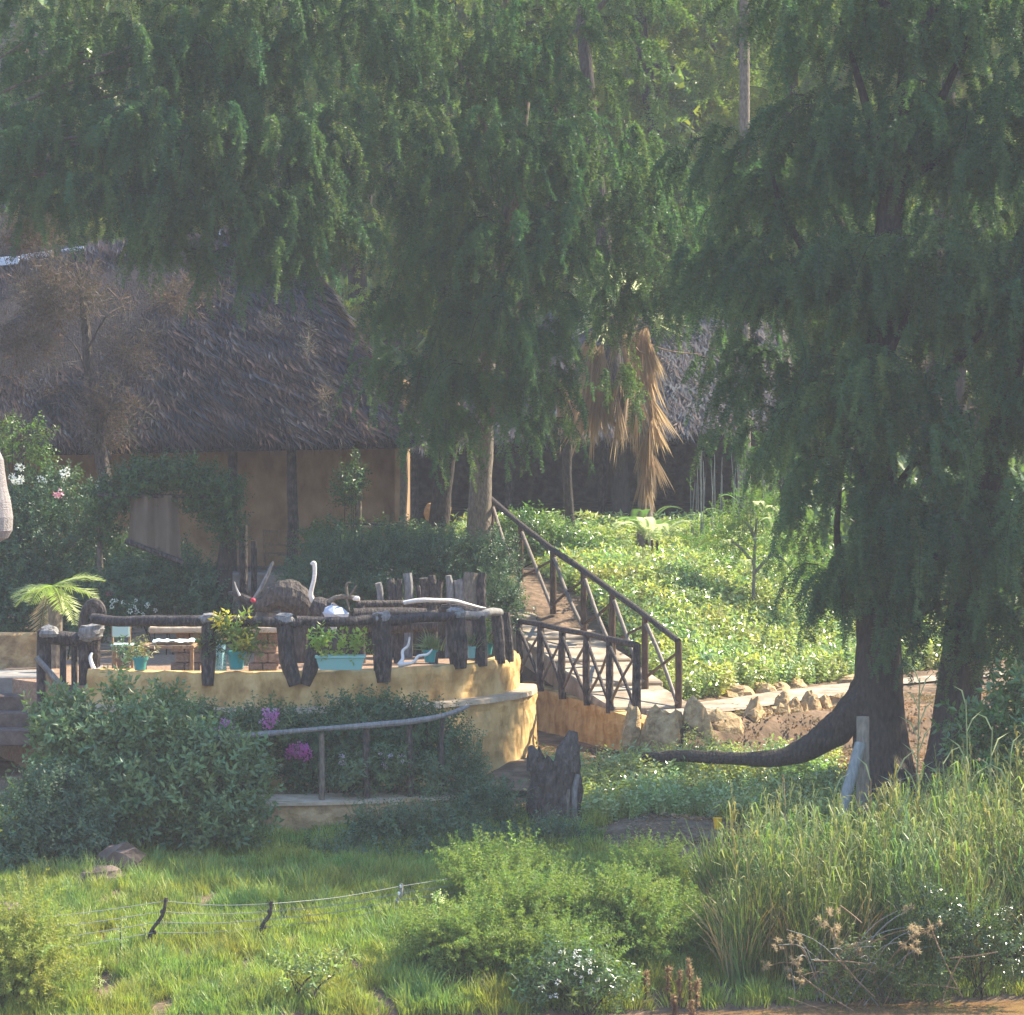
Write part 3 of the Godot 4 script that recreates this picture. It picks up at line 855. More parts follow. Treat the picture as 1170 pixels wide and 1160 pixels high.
func build_palms() -> void:
	rng.seed = 202
	# the dead palm with its skirt of brown fans
	var base := on_ground(736, 60.0)
	var t := thing("fan_palm", "fan palm with a hanging skirt of dead brown fronds", "palm", base)
	var top := P(715, 380, 60.0)
	put("trunk", log_mesh([base + Vector3(0, -0.1, 0), P(737, 520, 60), P(728, 440, 60), top], [0.15, 0.14, 0.15, 0.17], 12, 0.1, 6), M.bark_pale, t)
	var dead := Buf.new()
	for i in 26:
		var a := R(-0.35, 0.35)
		dead.leaf(Vector3(a * 0.08, 0.0, R(-0.03, 0.03)), Vector3(a, -1, R(-0.12, 0.12)).normalized(), Vector3(1, 0, R(-0.7, 0.7)).normalized(), R(0.75, 1.25), R(0.03, 0.05), 0.2)
	L.dead_fan = dead.mesh()
	for i in 60:
		var a := R(0, TAU)
		var y := R(-1.3, 0.1)
		var p := top + Vector3(cos(a) * 0.5 - 0.12, y + R(-0.1, 0.1), sin(a) * 0.35)
		if i < 9: p = P(742, 480 + i * 8, 59.85) + Vector3(R(-0.1, 0.1), 0, R(0, 0.1))
		var o := dead_frond(t, p, a, i)
		o.scale = Vector3.ONE * (R(0.75, 1.15) if i >= 9 else 0.72)
	for i in 16:                                                    # stiff pale stalks sweeping out of the crown
		var a := R(-2.6, 0.5) if i % 2 else R(0, TAU)
		var tip := top + Vector3(cos(a) * R(0.5, 1.5), R(-0.5, 1.3), sin(a) * 0.8)
		put("frond_stalk", pole(top + Vector3(0, R(-0.3, 0.3), 0), tip, 0.02, 0.008, 5, 0.0, 0.12), M.tan_wood, t)
	var green := Buf.new()
	for i in 22:
		var a := lerpf(-1.5, 1.5, i / 21.0)
		green.leaf(Vector3.ZERO, Vector3(sin(a), cos(a), R(-0.1, 0.1)).normalized(), Vector3(cos(a), -sin(a), 0.3).normalized(), 0.8 * (1.0 - 0.12 * absf(a)), 0.05, 0.25)
	L.green_fan = green.mesh()
	for i in 14:
		var a := R(0, TAU)
		var d := Vector3(cos(a), R(0.2, 1.4), sin(a)).normalized()
		var o := leaf_part("frond", L.green_fan, Color(0.06, 0.11, 0.03), t)
		o.transform = Transform3D(facing(d, R(0, TAU), R(0.9, 1.2)), top + d * R(0.5, 0.9) - t.position)
	# second, smaller dead skirt beside it
	base = on_ground(655, 62.0)
	t = thing("fan_palm", "small withered palm with grey drooping fronds beside hut shade", "palm", base)
	top = P(652, 440, 62.0)
	put("trunk", log_mesh([base, P(648, 540, 62), top], [0.1, 0.09, 0.1], 9, 0.1, 6), M.bark, t)
	for i in 12:
		var a := R(0, TAU)
		dead_frond(t, top + Vector3(cos(a) * 0.2, R(-0.2, 0.2), sin(a) * 0.2), a, i).scale = Vector3.ONE * R(0.7, 1.0)
	# the little green palm in a bed behind the terrace railing
	base = P(62, 725, 46.5)
	t = thing("palm", "small green palm with arching fronds behind terrace railing", "palm", base)
	top = P(60, 672, 46.5)
	put("trunk", log_mesh([base + Vector3(0, -0.5, 0), P(63, 700, 46.5), top], [0.11, 0.1, 0.09], 10, 0.15, 5), M.bark_pale, t)
	for i in 9:
		var o := leaf_part("frond", palm_frond(i), Color(0.19, 0.29, 0.03) if i < 8 else Color(0.2, 0.17, 0.08), t)
		var a: float = [-2.9, -0.25, -1.7, 2.6, 0.4, -1.2, 2.0, 1.2, -2.2][i]
		o.transform = Transform3D(Basis(Vector3.UP, -a) * Basis(Vector3.FORWARD, [0.1, -0.25, 0.45, 0.25, 0.1, 0.6, 0.2, 0.35, 1.0][i]), top - t.position + Vector3(0, 0.02, 0))

func dead_frond(t: Node3D, p: Vector3, a: float, i: int) -> MeshInstance3D:
	var o := leaf_part("dead_frond", L.dead_fan, [Color(0.27, 0.165, 0.09), Color(0.19, 0.115, 0.065), Color(0.33, 0.23, 0.14)][i % 3], t)
	o.position = p - t.position
	o.rotation = Vector3(R(-0.15, 0.15), a, R(-0.3, 0.3))
	return o

var leaf_mats := {}
func leaf_part(n: String, m: Mesh, c: Color, parent: Node3D) -> MeshInstance3D:
	if not leaf_mats.has(c):
		var mt := StandardMaterial3D.new()
		mt.albedo_color = c.linear_to_srgb()
		mt.roughness = 0.6
		mt.metallic_specular = 0.2
		mt.backlight_enabled = true
		mt.backlight = (Color(0.5, 0.38, 0.22) if c.r > c.g else Color(0.7, 0.75, 0.4)).linear_to_srgb()
		leaf_mats[c] = mt
	var o := MeshInstance3D.new()
	o.mesh = m
	o.material_override = leaf_mats[c]
	o.name = n
	parent.add_child(o, true)
	return o

func palm_frond(i: int) -> ArrayMesh:                           # along +x, arching
	var b := Buf.new()
	var len_ := 0.62 + 0.12 * (i % 3)
	for k in 34:
		var t := k / 34.0
		var p := Vector3(len_ * t, 0.24 * t - 0.36 * t * t, 0)
		for s in [-1, 1]:
			var d := Vector3(0.75, R(-0.5, 0.15), s * 0.8).normalized()
			b.leaf(p, d, d.cross(Vector3.UP).normalized(), 0.3 * sin(PI * (0.15 + 0.8 * t)), 0.02, 0.2)
	var st := []
	for k in 7:
		var t := k / 6.0
		st.append(Vector3(len_ * t, 0.24 * t - 0.36 * t * t, 0))
	tube(b, st, ramp_list([0.016, 0.004], 7), 5, 0.0)
	return b.mesh()

# ---------------------------------------------------------------- setting
func build_ground() -> void:
	var xs := []
	for v in [-90, -60, -40, -30, -24, -20, -17, -15]: xs.append(float(v))
	var x := -14.0
	while x <= 14.0:
		xs.append(x)
		x += 0.2
	for v in [15, 17, 20, 24, 30, 40, 60, 90]: xs.append(float(v))
	var ds := [26.0, 28.0, 30.0]
	var d := 31.0
	while d < 62.0:
		ds.append(d)
		d += 0.2
	for v in [62, 63, 64, 66, 68, 71, 75, 80, 90, 100, 120, 150]: ds.append(float(v))
	var b := Buf.new()
	var g := []
	var gn := []
	for i in xs.size():
		var col := PackedVector3Array()
		var nn := PackedVector3Array()
		for k in ds.size():
			var h := height(xs[i], ds[k])
			col.append(Vector3(xs[i], h, -ds[k]))
			nn.append(Vector3(h - height(xs[i] + 0.1, ds[k]), 0.1, -(h - height(xs[i], ds[k] + 0.1))).normalized())
		g.append(col)
		gn.append(nn)
	for i in xs.size() - 1:
		for k in ds.size() - 1:
			b.tris(g[i][k], g[i + 1][k], g[i + 1][k + 1], gn[i][k], gn[i + 1][k], gn[i + 1][k + 1])
			b.tris(g[i][k], g[i + 1][k + 1], g[i][k + 1], gn[i][k], gn[i + 1][k + 1], gn[i][k + 1])
	structure("ground", b.mesh(), M.soil)
	b = Buf.new()
	b.quad(Vector3(-90, 0, 60), Vector3(90, 0, 60), Vector3(90, 0, -40), Vector3(-90, 0, -40))
	structure("river_water", b.mesh(), M.water)
	# riverbed below the water
	b = Buf.new()
	b.quad(Vector3(-90, -1.75, 60), Vector3(90, -1.75, 60), Vector3(90, -1.75, -28), Vector3(-90, -1.75, -28))
	structure("riverbed_ground", b.mesh(), M.soil)
	# concrete path from the foot of the stairs round to the right
	var back := curve([Vector3(1.75, 0, -46.6), Vector3(2.7, 0, -47.4), Vector3(3.6, 0, -48.9), Vector3(4.8, 0, -50.6), Vector3(6.6, 0, -52.6), Vector3(10, 0, -55.5)], 8)
	var front := curve([Vector3(1.72, 0, -44.95), Vector3(2.55, 0, -45.4), Vector3(3.4, 0, -46.4), Vector3(4.6, 0, -48.4), Vector3(6.4, 0, -51.4), Vector3(10, 0, -54.6)], 8)
	b = Buf.new()
	for i in back.size() - 1:
		for k in 6:
			var q := []
			for e in [[i, k], [i + 1, k], [i + 1, k + 1], [i, k + 1]]:
				var p: Vector3 = front[e[0]].lerp(back[e[0]], e[1] / 6.0)
				q.append(Vector3(p.x, height(p.x, -p.z) + 0.035, p.z))
			b.quad(q[0], q[1], q[2], q[3])
	structure("path", b.mesh(), M.concrete)

const TC := Vector3(-3.6, 0, -46.1)      # centre of the round terrace

func ring(a: float, r: float, y: float) -> Vector3:             # a = 0 faces the river, positive to the right
	return TC + Vector3(sin(a) * r, y, cos(a) * r)

func arc_px(px: float, r: float) -> float:                      # the angle at which the ring of radius r shows at that column
	var best := 0.0
	var err := 1e9
	for i in 1000:
		var a := lerpf(-1.4, 1.7, i / 999.0)
		var p := ring(a, r, 0)
		var e := absf(585.0 + p.x / -p.z * F - px)
		if e < err and cos(a) > -0.2:
			err = e
			best = a
	return best

func wall_arc(a0: float, a1: float, r: float, y0: float, y1: float, thick: float, rough: float, slump := 0.0) -> ArrayMesh:   # a lumpy plastered wall along the arc
	var b := Buf.new()
	var n := int(absf(a1 - a0) * r / 0.045)
	var rows := int((y1 - y0) / 0.045)
	var at := func(i: int, k: int) -> Vector3:
		var a := lerpf(a0, a1, float(i) / n)
		var t := float(k) / rows
		var y := lerpf(y0, y1, t)
		var q := ring(a, r, y)
		var w := rough * (noise.get_noise_3d(q.x * 150, q.y * 220, q.z * 150) + 0.4 * noise.get_noise_3d(q.x * 420, q.y * 260, q.z * 420)) + slump * (1.0 - t) * (1.0 - t)
		if k == rows: w -= 0.025
		elif k == rows - 1: w -= 0.008
		var yy := y + (rough * 0.8 * noise.get_noise_2d(a * 900.0, r * 40.0) if k >= rows - 2 else 0.0)
		return ring(a, r + w, yy)
	var top_in := func(i: int) -> Vector3: return ring(lerpf(a0, a1, float(i) / n), r - thick, y1)
	var low_in := func(i: int) -> Vector3: return ring(lerpf(a0, a1, float(i) / n), r - thick, y0)
	for i in n:
		for k in rows:
			b.quad(at.call(i, k), at.call(i + 1, k), at.call(i + 1, k + 1), at.call(i, k + 1))
		b.quad(at.call(i, rows), at.call(i + 1, rows), top_in.call(i + 1), top_in.call(i))
		b.quad(top_in.call(i), top_in.call(i + 1), low_in.call(i + 1), low_in.call(i))
		b.quad(low_in.call(i), low_in.call(i + 1), at.call(i + 1, 0), at.call(i, 0))
	for k in rows:
		b.quad(ring(a1, r - thick, lerpf(y0, y1, (k + 1.0) / rows)), at.call(n, k + 1), at.call(n, k), ring(a1, r - thick, lerpf(y0, y1, float(k) / rows)))
		b.quad(ring(a0, r - thick, lerpf(y0, y1, float(k) / rows)), at.call(0, k), at.call(0, k + 1), ring(a0, r - thick, lerpf(y0, y1, (k + 1.0) / rows)))
	return b.mesh()

func wall_strip(pts: Array, y0: Array, y1: Array, thick: Vector3, rough: float) -> ArrayMesh:    # a plastered wall along points, heights per point
	var b := Buf.new()
	var n := 70
	var rows := 26
	var at := func(i: int, k: int) -> Vector3:
		var f := float(i) / n * (pts.size() - 1)
		var s := mini(int(f), pts.size() - 2)
		var p: Vector3 = pts[s].lerp(pts[s + 1], f - s)
		var lo := lerpf(y0[s], y0[s + 1], f - s)
		var hi := lerpf(y1[s], y1[s + 1], f - s)
		var y := lerpf(lo, hi, float(k) / rows)
		var w := rough * (noise.get_noise_3d(p.x * 150, y * 220, p.z * 150) + 0.4 * noise.get_noise_3d(p.x * 420, y * 260, p.z * 420))
		return Vector3(p.x, y, p.z) - thick.normalized() * w
	for i in n:
		for k in rows:
			b.quad(at.call(i, k), at.call(i + 1, k), at.call(i + 1, k + 1), at.call(i, k + 1))
		var p0: Vector3 = at.call(i, rows)
		var p1: Vector3 = at.call(i + 1, rows)
		b.quad(p0, p1, p1 + thick, p0 + thick)
		var l0: Vector3 = at.call(i, 0)
		var l1: Vector3 = at.call(i + 1, 0)
		b.quad(p0 + thick, p1 + thick, l1 + thick, l0 + thick)
	for i in [0, n]:
		b.quad(at.call(i, 0), at.call(i, rows), at.call(i, rows) + thick, at.call(i, 0) + thick)
	return b.mesh()

func stump_mesh(at: Vector3, r: float, h: float) -> ArrayMesh:   # a rotten stump: fluted sides, broken hollow top
	var b := Buf.new()
	var sides := 44
	var rows := 26
	var out := func(k: int, i: int, inner: float) -> Vector3:
		var a := TAU * (k % sides) / sides
		var c := Vector3(cos(a), 0, sin(a))
		var crest := h * (0.78 + 0.16 * noise.get_noise_2d(c.x * 130 + 40, c.z * 130) + 0.22 * noise.get_noise_2d(c.x * 420, c.z * 420 + 90) + 0.16 * maxf(0.0, c.x - 0.2))
		var f := float(i) / rows
		var y := crest * f
		var w := r * (1.0 + 0.32 * pow(1.0 - f, 3.0) + 0.24 * noise.get_noise_3d(c.x * 210, y * 40, c.z * 210) + 0.2 * noise.get_noise_3d(c.x * 150, y * 260, c.z * 150) + 0.1 * noise.get_noise_3d(c.x * 700, y * 500, c.z * 700))
		return at + c * w * inner + Vector3(0.05 * f, y, 0)
	for k in sides:
		for i in rows: b.quad(out.call(k + 1, i, 1.0), out.call(k, i, 1.0), out.call(k, i + 1, 1.0), out.call(k + 1, i + 1, 1.0))
		b.quad(out.call(k + 1, rows, 1.0), out.call(k, rows, 1.0), out.call(k, rows - 4, 0.55), out.call(k + 1, rows - 4, 0.55))
		b.tri(out.call(k + 1, rows - 4, 0.55), out.call(k, rows - 4, 0.55), at + Vector3(0, h * 0.6, 0))
	return b.mesh()

func build_terrace() -> void:
	rng.seed = 303
	# the round terrace: paved floor, parapet, ledge and battered base
	var b := Buf.new()
	for i in 60:
		var a0 := lerpf(-PI, PI, i / 60.0)
		var a1 := lerpf(-PI, PI, (i + 1) / 60.0)
		b.tri(ring(0, 0, 2.72), ring(a0, 3.6, 2.72), ring(a1, 3.6, 2.72))
		b.quad(ring(a0, 3.6, 1.0), ring(a1, 3.6, 1.0), ring(a1, 3.6, 2.72), ring(a0, 3.6, 2.72))
	structure("terrace_floor", b.mesh(), M.brick)
	var t := thing("terrace_wall", "curved ochre mud-plastered terrace wall with a stepped ledge", "wall", ring(0, 3.9, 1.2))
	put("parapet", wall_arc(arc_px(98, 3.7), 1.75, 3.7, 2.44, 2.95, 0.3, 0.045), M.plaster, t)
	b = Buf.new()
	var a0 := arc_px(60, 3.95)
	var n := 120
	for i in n:
		var p := lerpf(a0, 1.7, float(i) / n)
		var q := lerpf(a0, 1.7, float(i + 1) / n)
		var w0 := 3.95 + 0.03 * noise.get_noise_1d(i * 25.0)
		var w1 := 3.95 + 0.03 * noise.get_noise_1d((i + 1) * 25.0)
		b.quad(ring(p, w0, 2.49), ring(q, w1, 2.49), ring(q, 3.62, 2.5), ring(p, 3.62, 2.5))
		b.quad(ring(p, w0 + 0.012, 2.43), ring(q, w1 + 0.012, 2.43), ring(q, w1, 2.49), ring(p, w0, 2.49))
		b.quad(ring(p, 3.62, 2.42), ring(q, 3.62, 2.42), ring(q, w1 + 0.012, 2.43), ring(p, w0 + 0.012, 2.43))
	put("ledge", b.mesh(), M.ledge, t)
	put("base_wall", wall_arc(arc_px(60, 3.95), 1.7, 3.93, 0.95, 2.46, 0.32, 0.05, 0.1), M.plaster, t)
	# dark-stained log railing on the parapet
	t = thing("log_railing", "rustic dark log railing with thick stump posts on the terrace wall", "railing", ring(0, 3.66, 2.95))
	var spots := [[238, 0.1, 0.0], [332, 0.115, 0.16], [354, 0.1, -0.2], [437, 0.13, 0.0], [523, 0.14, 0.0], [549, 0.1, 0.0], [571, 0.085, 0.0], [581, 0.07, 0.0]]
	for s in spots:
		var a := arc_px(s[0], 3.68)
		var foot := ring(a, 3.7, 2.78 if s[0] < 500 else 2.9)
		var top := ring(a, 3.64, 3.58) + Vector3(s[2] * -0.5, 0, 0)
		var post := put("post", log_mesh([foot + Vector3(s[2] * 0.35, 0, 0), foot.lerp(top, 0.4), top], [s[1] * 0.75, s[1], s[1] * 0.95], 11, 0.14, 6), M.dark_wood, t)
		if s[1] >= 0.1 and s[0] != 354 and s[0] != 549:
			var k := put("knob", rock_mesh(Vector3(0.13, 0.08, 0.12), int(s[0]), 0.6), M.grey_wood, post, true)
			k.position = top + Vector3(0, 0.05, 0)
	var rails := [[104, 238, 0.07, 0.075], [232, 345, 0.075, 0.065], [338, 440, 0.06, 0.07], [430, 524, 0.075, 0.06], [518, 572, 0.055, 0.06]]
	for r in rails:
		var pts := []
		for i in 5:
			var a := lerpf(arc_px(r[0], 3.68), arc_px(r[1], 3.68), i / 4.0)
			pts.append(ring(a, 3.66 + R(-0.02, 0.02), 3.6 + R(-0.025, 0.025)))
		put("rail", log_mesh(pts, [r[2], r[3]], 10, 0.1, 5), M.dark_wood if r[0] != 518 else M.grey_wood, t)
	# the gate end at the left
	t = thing("gate_railing", "dark timber gate with upright slats at the terrace steps", "gate", P(75, 815, 43.3))
	var d := 43.3
	for a in [[50, 722, 832, 0.1], [97, 722, 805, 0.085], [109, 730, 800, 0.075]]:
		put("post", pole(P(a[0], a[2], d), P(a[0], a[1], d), a[3], a[3] * 0.95, 10, 0.12, 0.02), M.dark_wood, t)
	for a in [72, 85]:
		put("slat", pole(P(a, 798, d + 0.05), P(a, 732, d + 0.05), 0.045, 0.045, 7, 0.08), M.dark_wood, t)
	put("rail", pole(P(44, 727, d), P(112, 733, d), 0.1, 0.085, 10, 0.12), M.dark_wood, t)
	put("rail", pole(P(70, 796, d + 0.05), P(100, 796, d + 0.05), 0.035, 0.035, 7, 0.08), M.dark_wood, t)
	for a in [[55, 722, 0.13], [105, 721, 0.17], [98, 727, 0.12]]:
		var k := put("knob", rock_mesh(Vector3(a[2], a[2] * 0.6, a[2] * 0.8), int(a[0]), 0.6), M.grey_wood, t, true)
		k.position = P(a[0], a[1], d - 0.05) - t.position
	b = Buf.new()
	var bp := [P(52, 760, d - 0.15), P(88, 806, d - 0.15), P(92, 845, d - 0.15), P(52, 845, d - 0.15)]
	var th := Vector3(0, 0, -0.1)
	b.quad(bp[3], bp[2], bp[1], bp[0])
	b.quad(bp[0] + th, bp[1] + th, bp[2] + th, bp[3] + th)
	for i in 4:
		var j := (i + 1) % 4
		b.quad(bp[i], bp[j], bp[j] + th, bp[i] + th)
	t = thing("stringer_board", "brown slanted stair side board in front of the slatted gate", "board", P(70, 845, d - 0.2))
	put("panel", b.mesh(), M.tan_wood, t)
	put("capping", pole(P(41, 751, d - 0.16), P(90, 806, d - 0.16), 0.04, 0.04, 6, 0.05), M.grey_wood, t)
	# steps beside it
	t = thing("entry_steps", "broad grey and brown concrete steps leading up beside the gate", "steps", P(0, 860, 44.2))
	var sy := 2.72
	for i in 4:
		var c := Vector3(-8.9, sy - 0.2 * i - 0.11, -45.1 + 0.34 * i)
		put("step", block_mesh(c, Vector3(5.0, 0.22 if i else 0.28, 1.3), 0, 0.02), M.grey_concrete if i == 0 else M.brown_step, t)
	t = thing("low_wall", "plain ochre wall behind the entry steps", "wall", P(10, 768, 46.6))
	put("plaster_face", block_mesh(Vector3(-8.6, 2.9, -46.9), Vector3(4.0, 0.6, 0.3), 0, 0.03), M.plaster_old, t)
	# garden bed below the terrace: kerb wall and pole fence
	t = thing("garden_wall", "low weathered plaster wall of the flower bed below the terrace", "wall", ring(0.1, 5.7, 1.0))
	put("wall_face", wall_arc(arc_px(150, 5.7), arc_px(522, 5.7), 5.7, 0.75, 1.47, 0.35, 0.06, 0.08), M.plaster_old, t)
	b = Buf.new()
	for i in 60:
		var p := lerpf(arc_px(150, 5.7), arc_px(522, 5.7), i / 60.0)
		var q := lerpf(arc_px(150, 5.7), arc_px(522, 5.7), (i + 1) / 60.0)
		b.quad(ring(p, 5.72, 1.48), ring(q, 5.72, 1.48), ring(q, 5.1, 1.52), ring(p, 5.1, 1.52))
		b.quad(ring(p, 5.72, 1.44), ring(q, 5.72, 1.44), ring(q, 5.72, 1.48), ring(p, 5.72, 1.48))
		b.quad(ring(p, 5.1, 1.0), ring(p, 5.1, 1.52), ring(q, 5.1, 1.52), ring(q, 5.1, 1.0))
	put("coping", b.mesh(), M.ledge, t)
	b = Buf.new()
	for i in 40:
		var p := lerpf(arc_px(100, 5.4), 0.9, i / 40.0)
		var q := lerpf(arc_px(100, 5.4), 0.9, (i + 1) / 40.0)
		b.quad(ring(p, 5.1, 1.4), ring(q, 5.1, 1.4), ring(q, 3.95, 1.45), ring(p, 3.95, 1.45))
	structure("flower_bed_ground", b.mesh(), M.soil)
	t = thing("pole_fence", "thin weathered pole fence with one wavy rail along flower bed", "fence", ring(0, 5.62, 1.5))
	for a in [[232, 848, 915, 0.03], [367, 838, 926, 0.038], [420, 829, 915, 0.042], [469, 822, 905, 0.04], [505, 816, 906, 0.032]]:
		var ang := arc_px(a[0], 5.55)
		var p := ring(ang, 5.55, 0)
		var dd := -p.z
		put("post", pole(Vector3(p.x, P(a[0], a[2] + 10, dd).y, p.z), Vector3(p.x + R(-0.03, 0.03), P(a[0], a[1], dd).y, p.z), a[3], a[3] * 0.9, 8, 0.14, 0.02), M.bark_pale if a[0] < 400 else M.stump, t)
	var rp := []
	for a in [[150, 846], [205, 841], [255, 842], [310, 838], [365, 833], [420, 829], [470, 824], [505, 817], [530, 807]]:
		var p := ring(arc_px(a[0], 5.52), 5.62, 0)
		rp.append(Vector3(p.x, P(a[0], a[1], -p.z).y, p.z))
	put("rail", log_mesh(rp, [0.035, 0.042, 0.036, 0.03, 0.04, 0.034, 0.025], 8, 0.14, 4), M.grey_wood, t)

func build_stairs() -> void:
	rng.seed = 404
	# shallow concrete stairs climbing away behind the terrace
	var t := thing("garden_stairs", "shallow concrete stairs climbing between two pole railings", "stairs", Vector3(2.1, 2.1, -46.2))
	var n := 6
	var a := Vector3(1.98, 2.16, -46.3)
	var c := Vector3(-0.35, 3.62, -55.0)
	var across := (c - a).cross(Vector3.UP).normalized()
	var yaw := atan2(-(c - a).x, -(c - a).z)
	for i in n:
		var p := a.lerp(c, (i + 0.5) / n)
		var slab := Buf.new()
		block(slab, Transform3D(Basis(Vector3.UP, yaw + R(-0.015, 0.015)) * Basis(Vector3.RIGHT, 0.13 + R(-0.01, 0.01)), p + Vector3(0, -0.2, 0) + across * R(-0.03, 0.03)), Vector3(1.25, 0.4, (c - a).length() / n - 0.012), 0.02)
		put("step", slab.mesh(), M.concrete, t)
	# wall under the near railing
	t = thing("stair_wall", "plastered retaining wall sloping down beside the garden stairs", "wall", Vector3(1.2, 1.4, -46.5))
	put("wall_face", wall_strip([Vector3(0.05, 0, -50.2), Vector3(0.9, 0, -47.6), Vector3(1.72, 0, -45.05), Vector3(2.05, 0, -44.6)], [1.0, 1.0, 1.1, 1.2], [2.26, 2.2, 2.12, 1.95], Vector3(0.25, 0, -0.08) * 1.0, 0.05), M.plaster, t)
	# near railing
	t = thing("stair_railing", "lower crossed-pole railing with dark posts on sloping plaster wall", "railing", Vector3(1.7, 2.1, -45.2))
	var near := [[593, 49.4, 712, 778], [618, 48.6, 716, 786], [643, 47.8, 722, 795], [671, 46.9, 727, 802], [697, 46.1, 733, 811], [728, 45.1, 740, 820]]
	var tops := []
	var feet := []
	for s in near:
		var top := P(s[0], s[2], s[1])
		var foot := P(s[0], s[3] + 4, s[1])
		tops.append(top)
		feet.append(foot)
		put("post", pole(foot, top + Vector3(0, 0.05, 0), 0.065 if s[0] == 728 else 0.055, 0.055, 9, 0.1, 0.015), M.dark_wood, t)
	for i in near.size() - 1:
		put("brace", pole(tops[i] + Vector3(0, -0.08, 0.04), feet[i + 1] + Vector3(0, 0.1, 0.04), 0.028, 0.024, 6, 0.08, 0.025), M.dark_wood, t)
		put("brace", pole(feet[i] + Vector3(0, 0.12, -0.03), tops[i + 1] + Vector3(0, -0.08, -0.03), 0.022, 0.02, 6, 0.08, 0.03), M.brace_wood, t)
	var hr := [P(584, 709, 49.7)]
	hr.append_array(tops)
	for i in hr.size(): hr[i] += Vector3(0, 0.03, 0)
	put("handrail", log_mesh(hr, [0.038, 0.045, 0.04, 0.05], 8, 0.1, 5), M.dark_wood, t)
	# far railing
	t = thing("stair_railing", "long crossed-pole railing with reddish posts climbing along leafy slope", "railing", Vector3(2.4, 2.1, -46.5))
	var far := [[562, 56.4, 574, 650], [595, 54.2, 602, 668], [632, 52.0, 631, 699], [667, 50.3, 655, 721], [700, 49.0, 679, 745], [737, 47.6, 706, 784], [775, 46.4, 736, 809]]
	tops = []
	feet = []
	for s in far:
		var top := P(s[0], s[2], s[1])
		var foot := P(s[0], s[3] + 3, s[1])
		tops.append(top)
		feet.append(foot)
		put("post", pole(foot, top + Vector3(0, 0.03, 0), 0.055, 0.05, 9, 0.08, 0.012), M.rail_wood, t)
	for i in far.size() - 1:
		put("brace", pole(tops[i] + Vector3(0.02, -0.1, 0.05), feet[i + 1] + Vector3(-0.02, 0.1, 0.05), 0.034, 0.03, 7, 0.06, 0.03), M.brace_wood, t)
		put("brace", pole(feet[i] + Vector3(0, 0.15, -0.04), tops[i + 1] + Vector3(0, -0.12, -0.04), 0.025, 0.022, 6, 0.06, 0.025), M.rail_wood, t)
	hr = [P(556, 568, 56.7)]
	hr.append_array(tops)
	for i in hr.size(): hr[i] += Vector3(0, 0.04, 0)
	put("handrail", log_mesh(hr, [0.055, 0.045, 0.05, 0.045, 0.045], 9, 0.08, 5), M.dark_wood, t)
	# stones edging the path
	for s in [[745, 838, 44.8, 22, 50, 0.22], [760, 845, 44.7, 26, 56, 0.22], [778, 838, 44.9, 20, 44, 0.22], [798, 842, 44.9, 30, 68, 0.22], [823, 842, 45.2, 46, 44, 0.2], [722, 836, 44.9, 24, 44, 0.22], [862, 824, 45.6, 26, 40, 0.22], [882, 832, 45.8, 12, 34, 0.22], [893, 822, 46.0, 24, 34, 0.22], [908, 816, 46.2, 18, 28, 0.22], [916, 822, 46.3, 14, 30, 0.22], [930, 814, 46.6, 18, 30, 0.22], [943, 808, 46.8, 16, 22, 0.22], [960, 806, 47.2, 30, 22, 0.2], [893, 806, 47.0, 16, 24, 0.22], [925, 800, 47.6, 18, 18, 0.22],
			[845, 796, 49.0, 40, 22, 0.3], [870, 792, 49.6, 30, 20, 0.3], [890, 788, 50.0, 26, 14, 0.2], [908, 784, 50.6, 22, 14, 0.2], [975, 778, 51.6, 30, 12, 0.2]]:
		var sc: float = s[2] / F
		var front: bool = s[2] < 48.0
		var m := put("edging_stone", rock_mesh(Vector3(s[3] * 0.62 * sc, s[4] * 0.66 * sc, s[3] * 0.5 * sc), int(s[0]) * 3 + int(s[1]), 0.55, 8, 12, s[5]), M.stone)
		m.position = P(s[0], s[1] + s[4] * 0.05, s[2])
		m.rotation = Vector3(R(-0.15, 0.15), R(0, 3), R(-0.2, 0.2))
		tagged(m, "upright rough sandstone edging the river side of the concrete path" if front else "low rough stone edging the planted side of the concrete path", "stone", "stones edging the path, river side" if front else "stones edging the path, slope side")

# ---------------------------------------------------------------- huts
func thatch(parent: Node3D, quad: Array, count: int, color: Color, spread: float, size := 1.0) -> void:   # quad: eave a, eave b, ridge b, ridge a
	var places := []
	var tints := PackedColorArray()
	var nrm: Vector3 = (quad[1] - quad[0]).cross(quad[3] - quad[0]).normalized()
	if nrm.y < 0.0: nrm = -nrm
	for i in count:
		var u := rng.randf()
		var w := pow(rng.randf(), 0.9)
		var lo: Vector3 = quad[0].lerp(quad[1], u)
		var hi: Vector3 = quad[3].lerp(quad[2], u)
		var p := lo.lerp(hi, w)
		var up := ((hi - lo).normalized() + unit() * 0.14).normalized()
		var x := up.cross(nrm).normalized()
		var z := x.cross(up)
		var s := R(0.7, 1.2) * size
		places.append(Transform3D(Basis(x * s, up * s, z * s), p + nrm * (R(0.0, 0.07) + 0.05 * noise.get_noise_3d(p.x * 90, p.y * 90, p.z * 90))))
		tints.append(tint(color, spread, R(-0.08, 0.08)))
	scatter("thatch", L.thatch, M.dry, places, tints, parent)

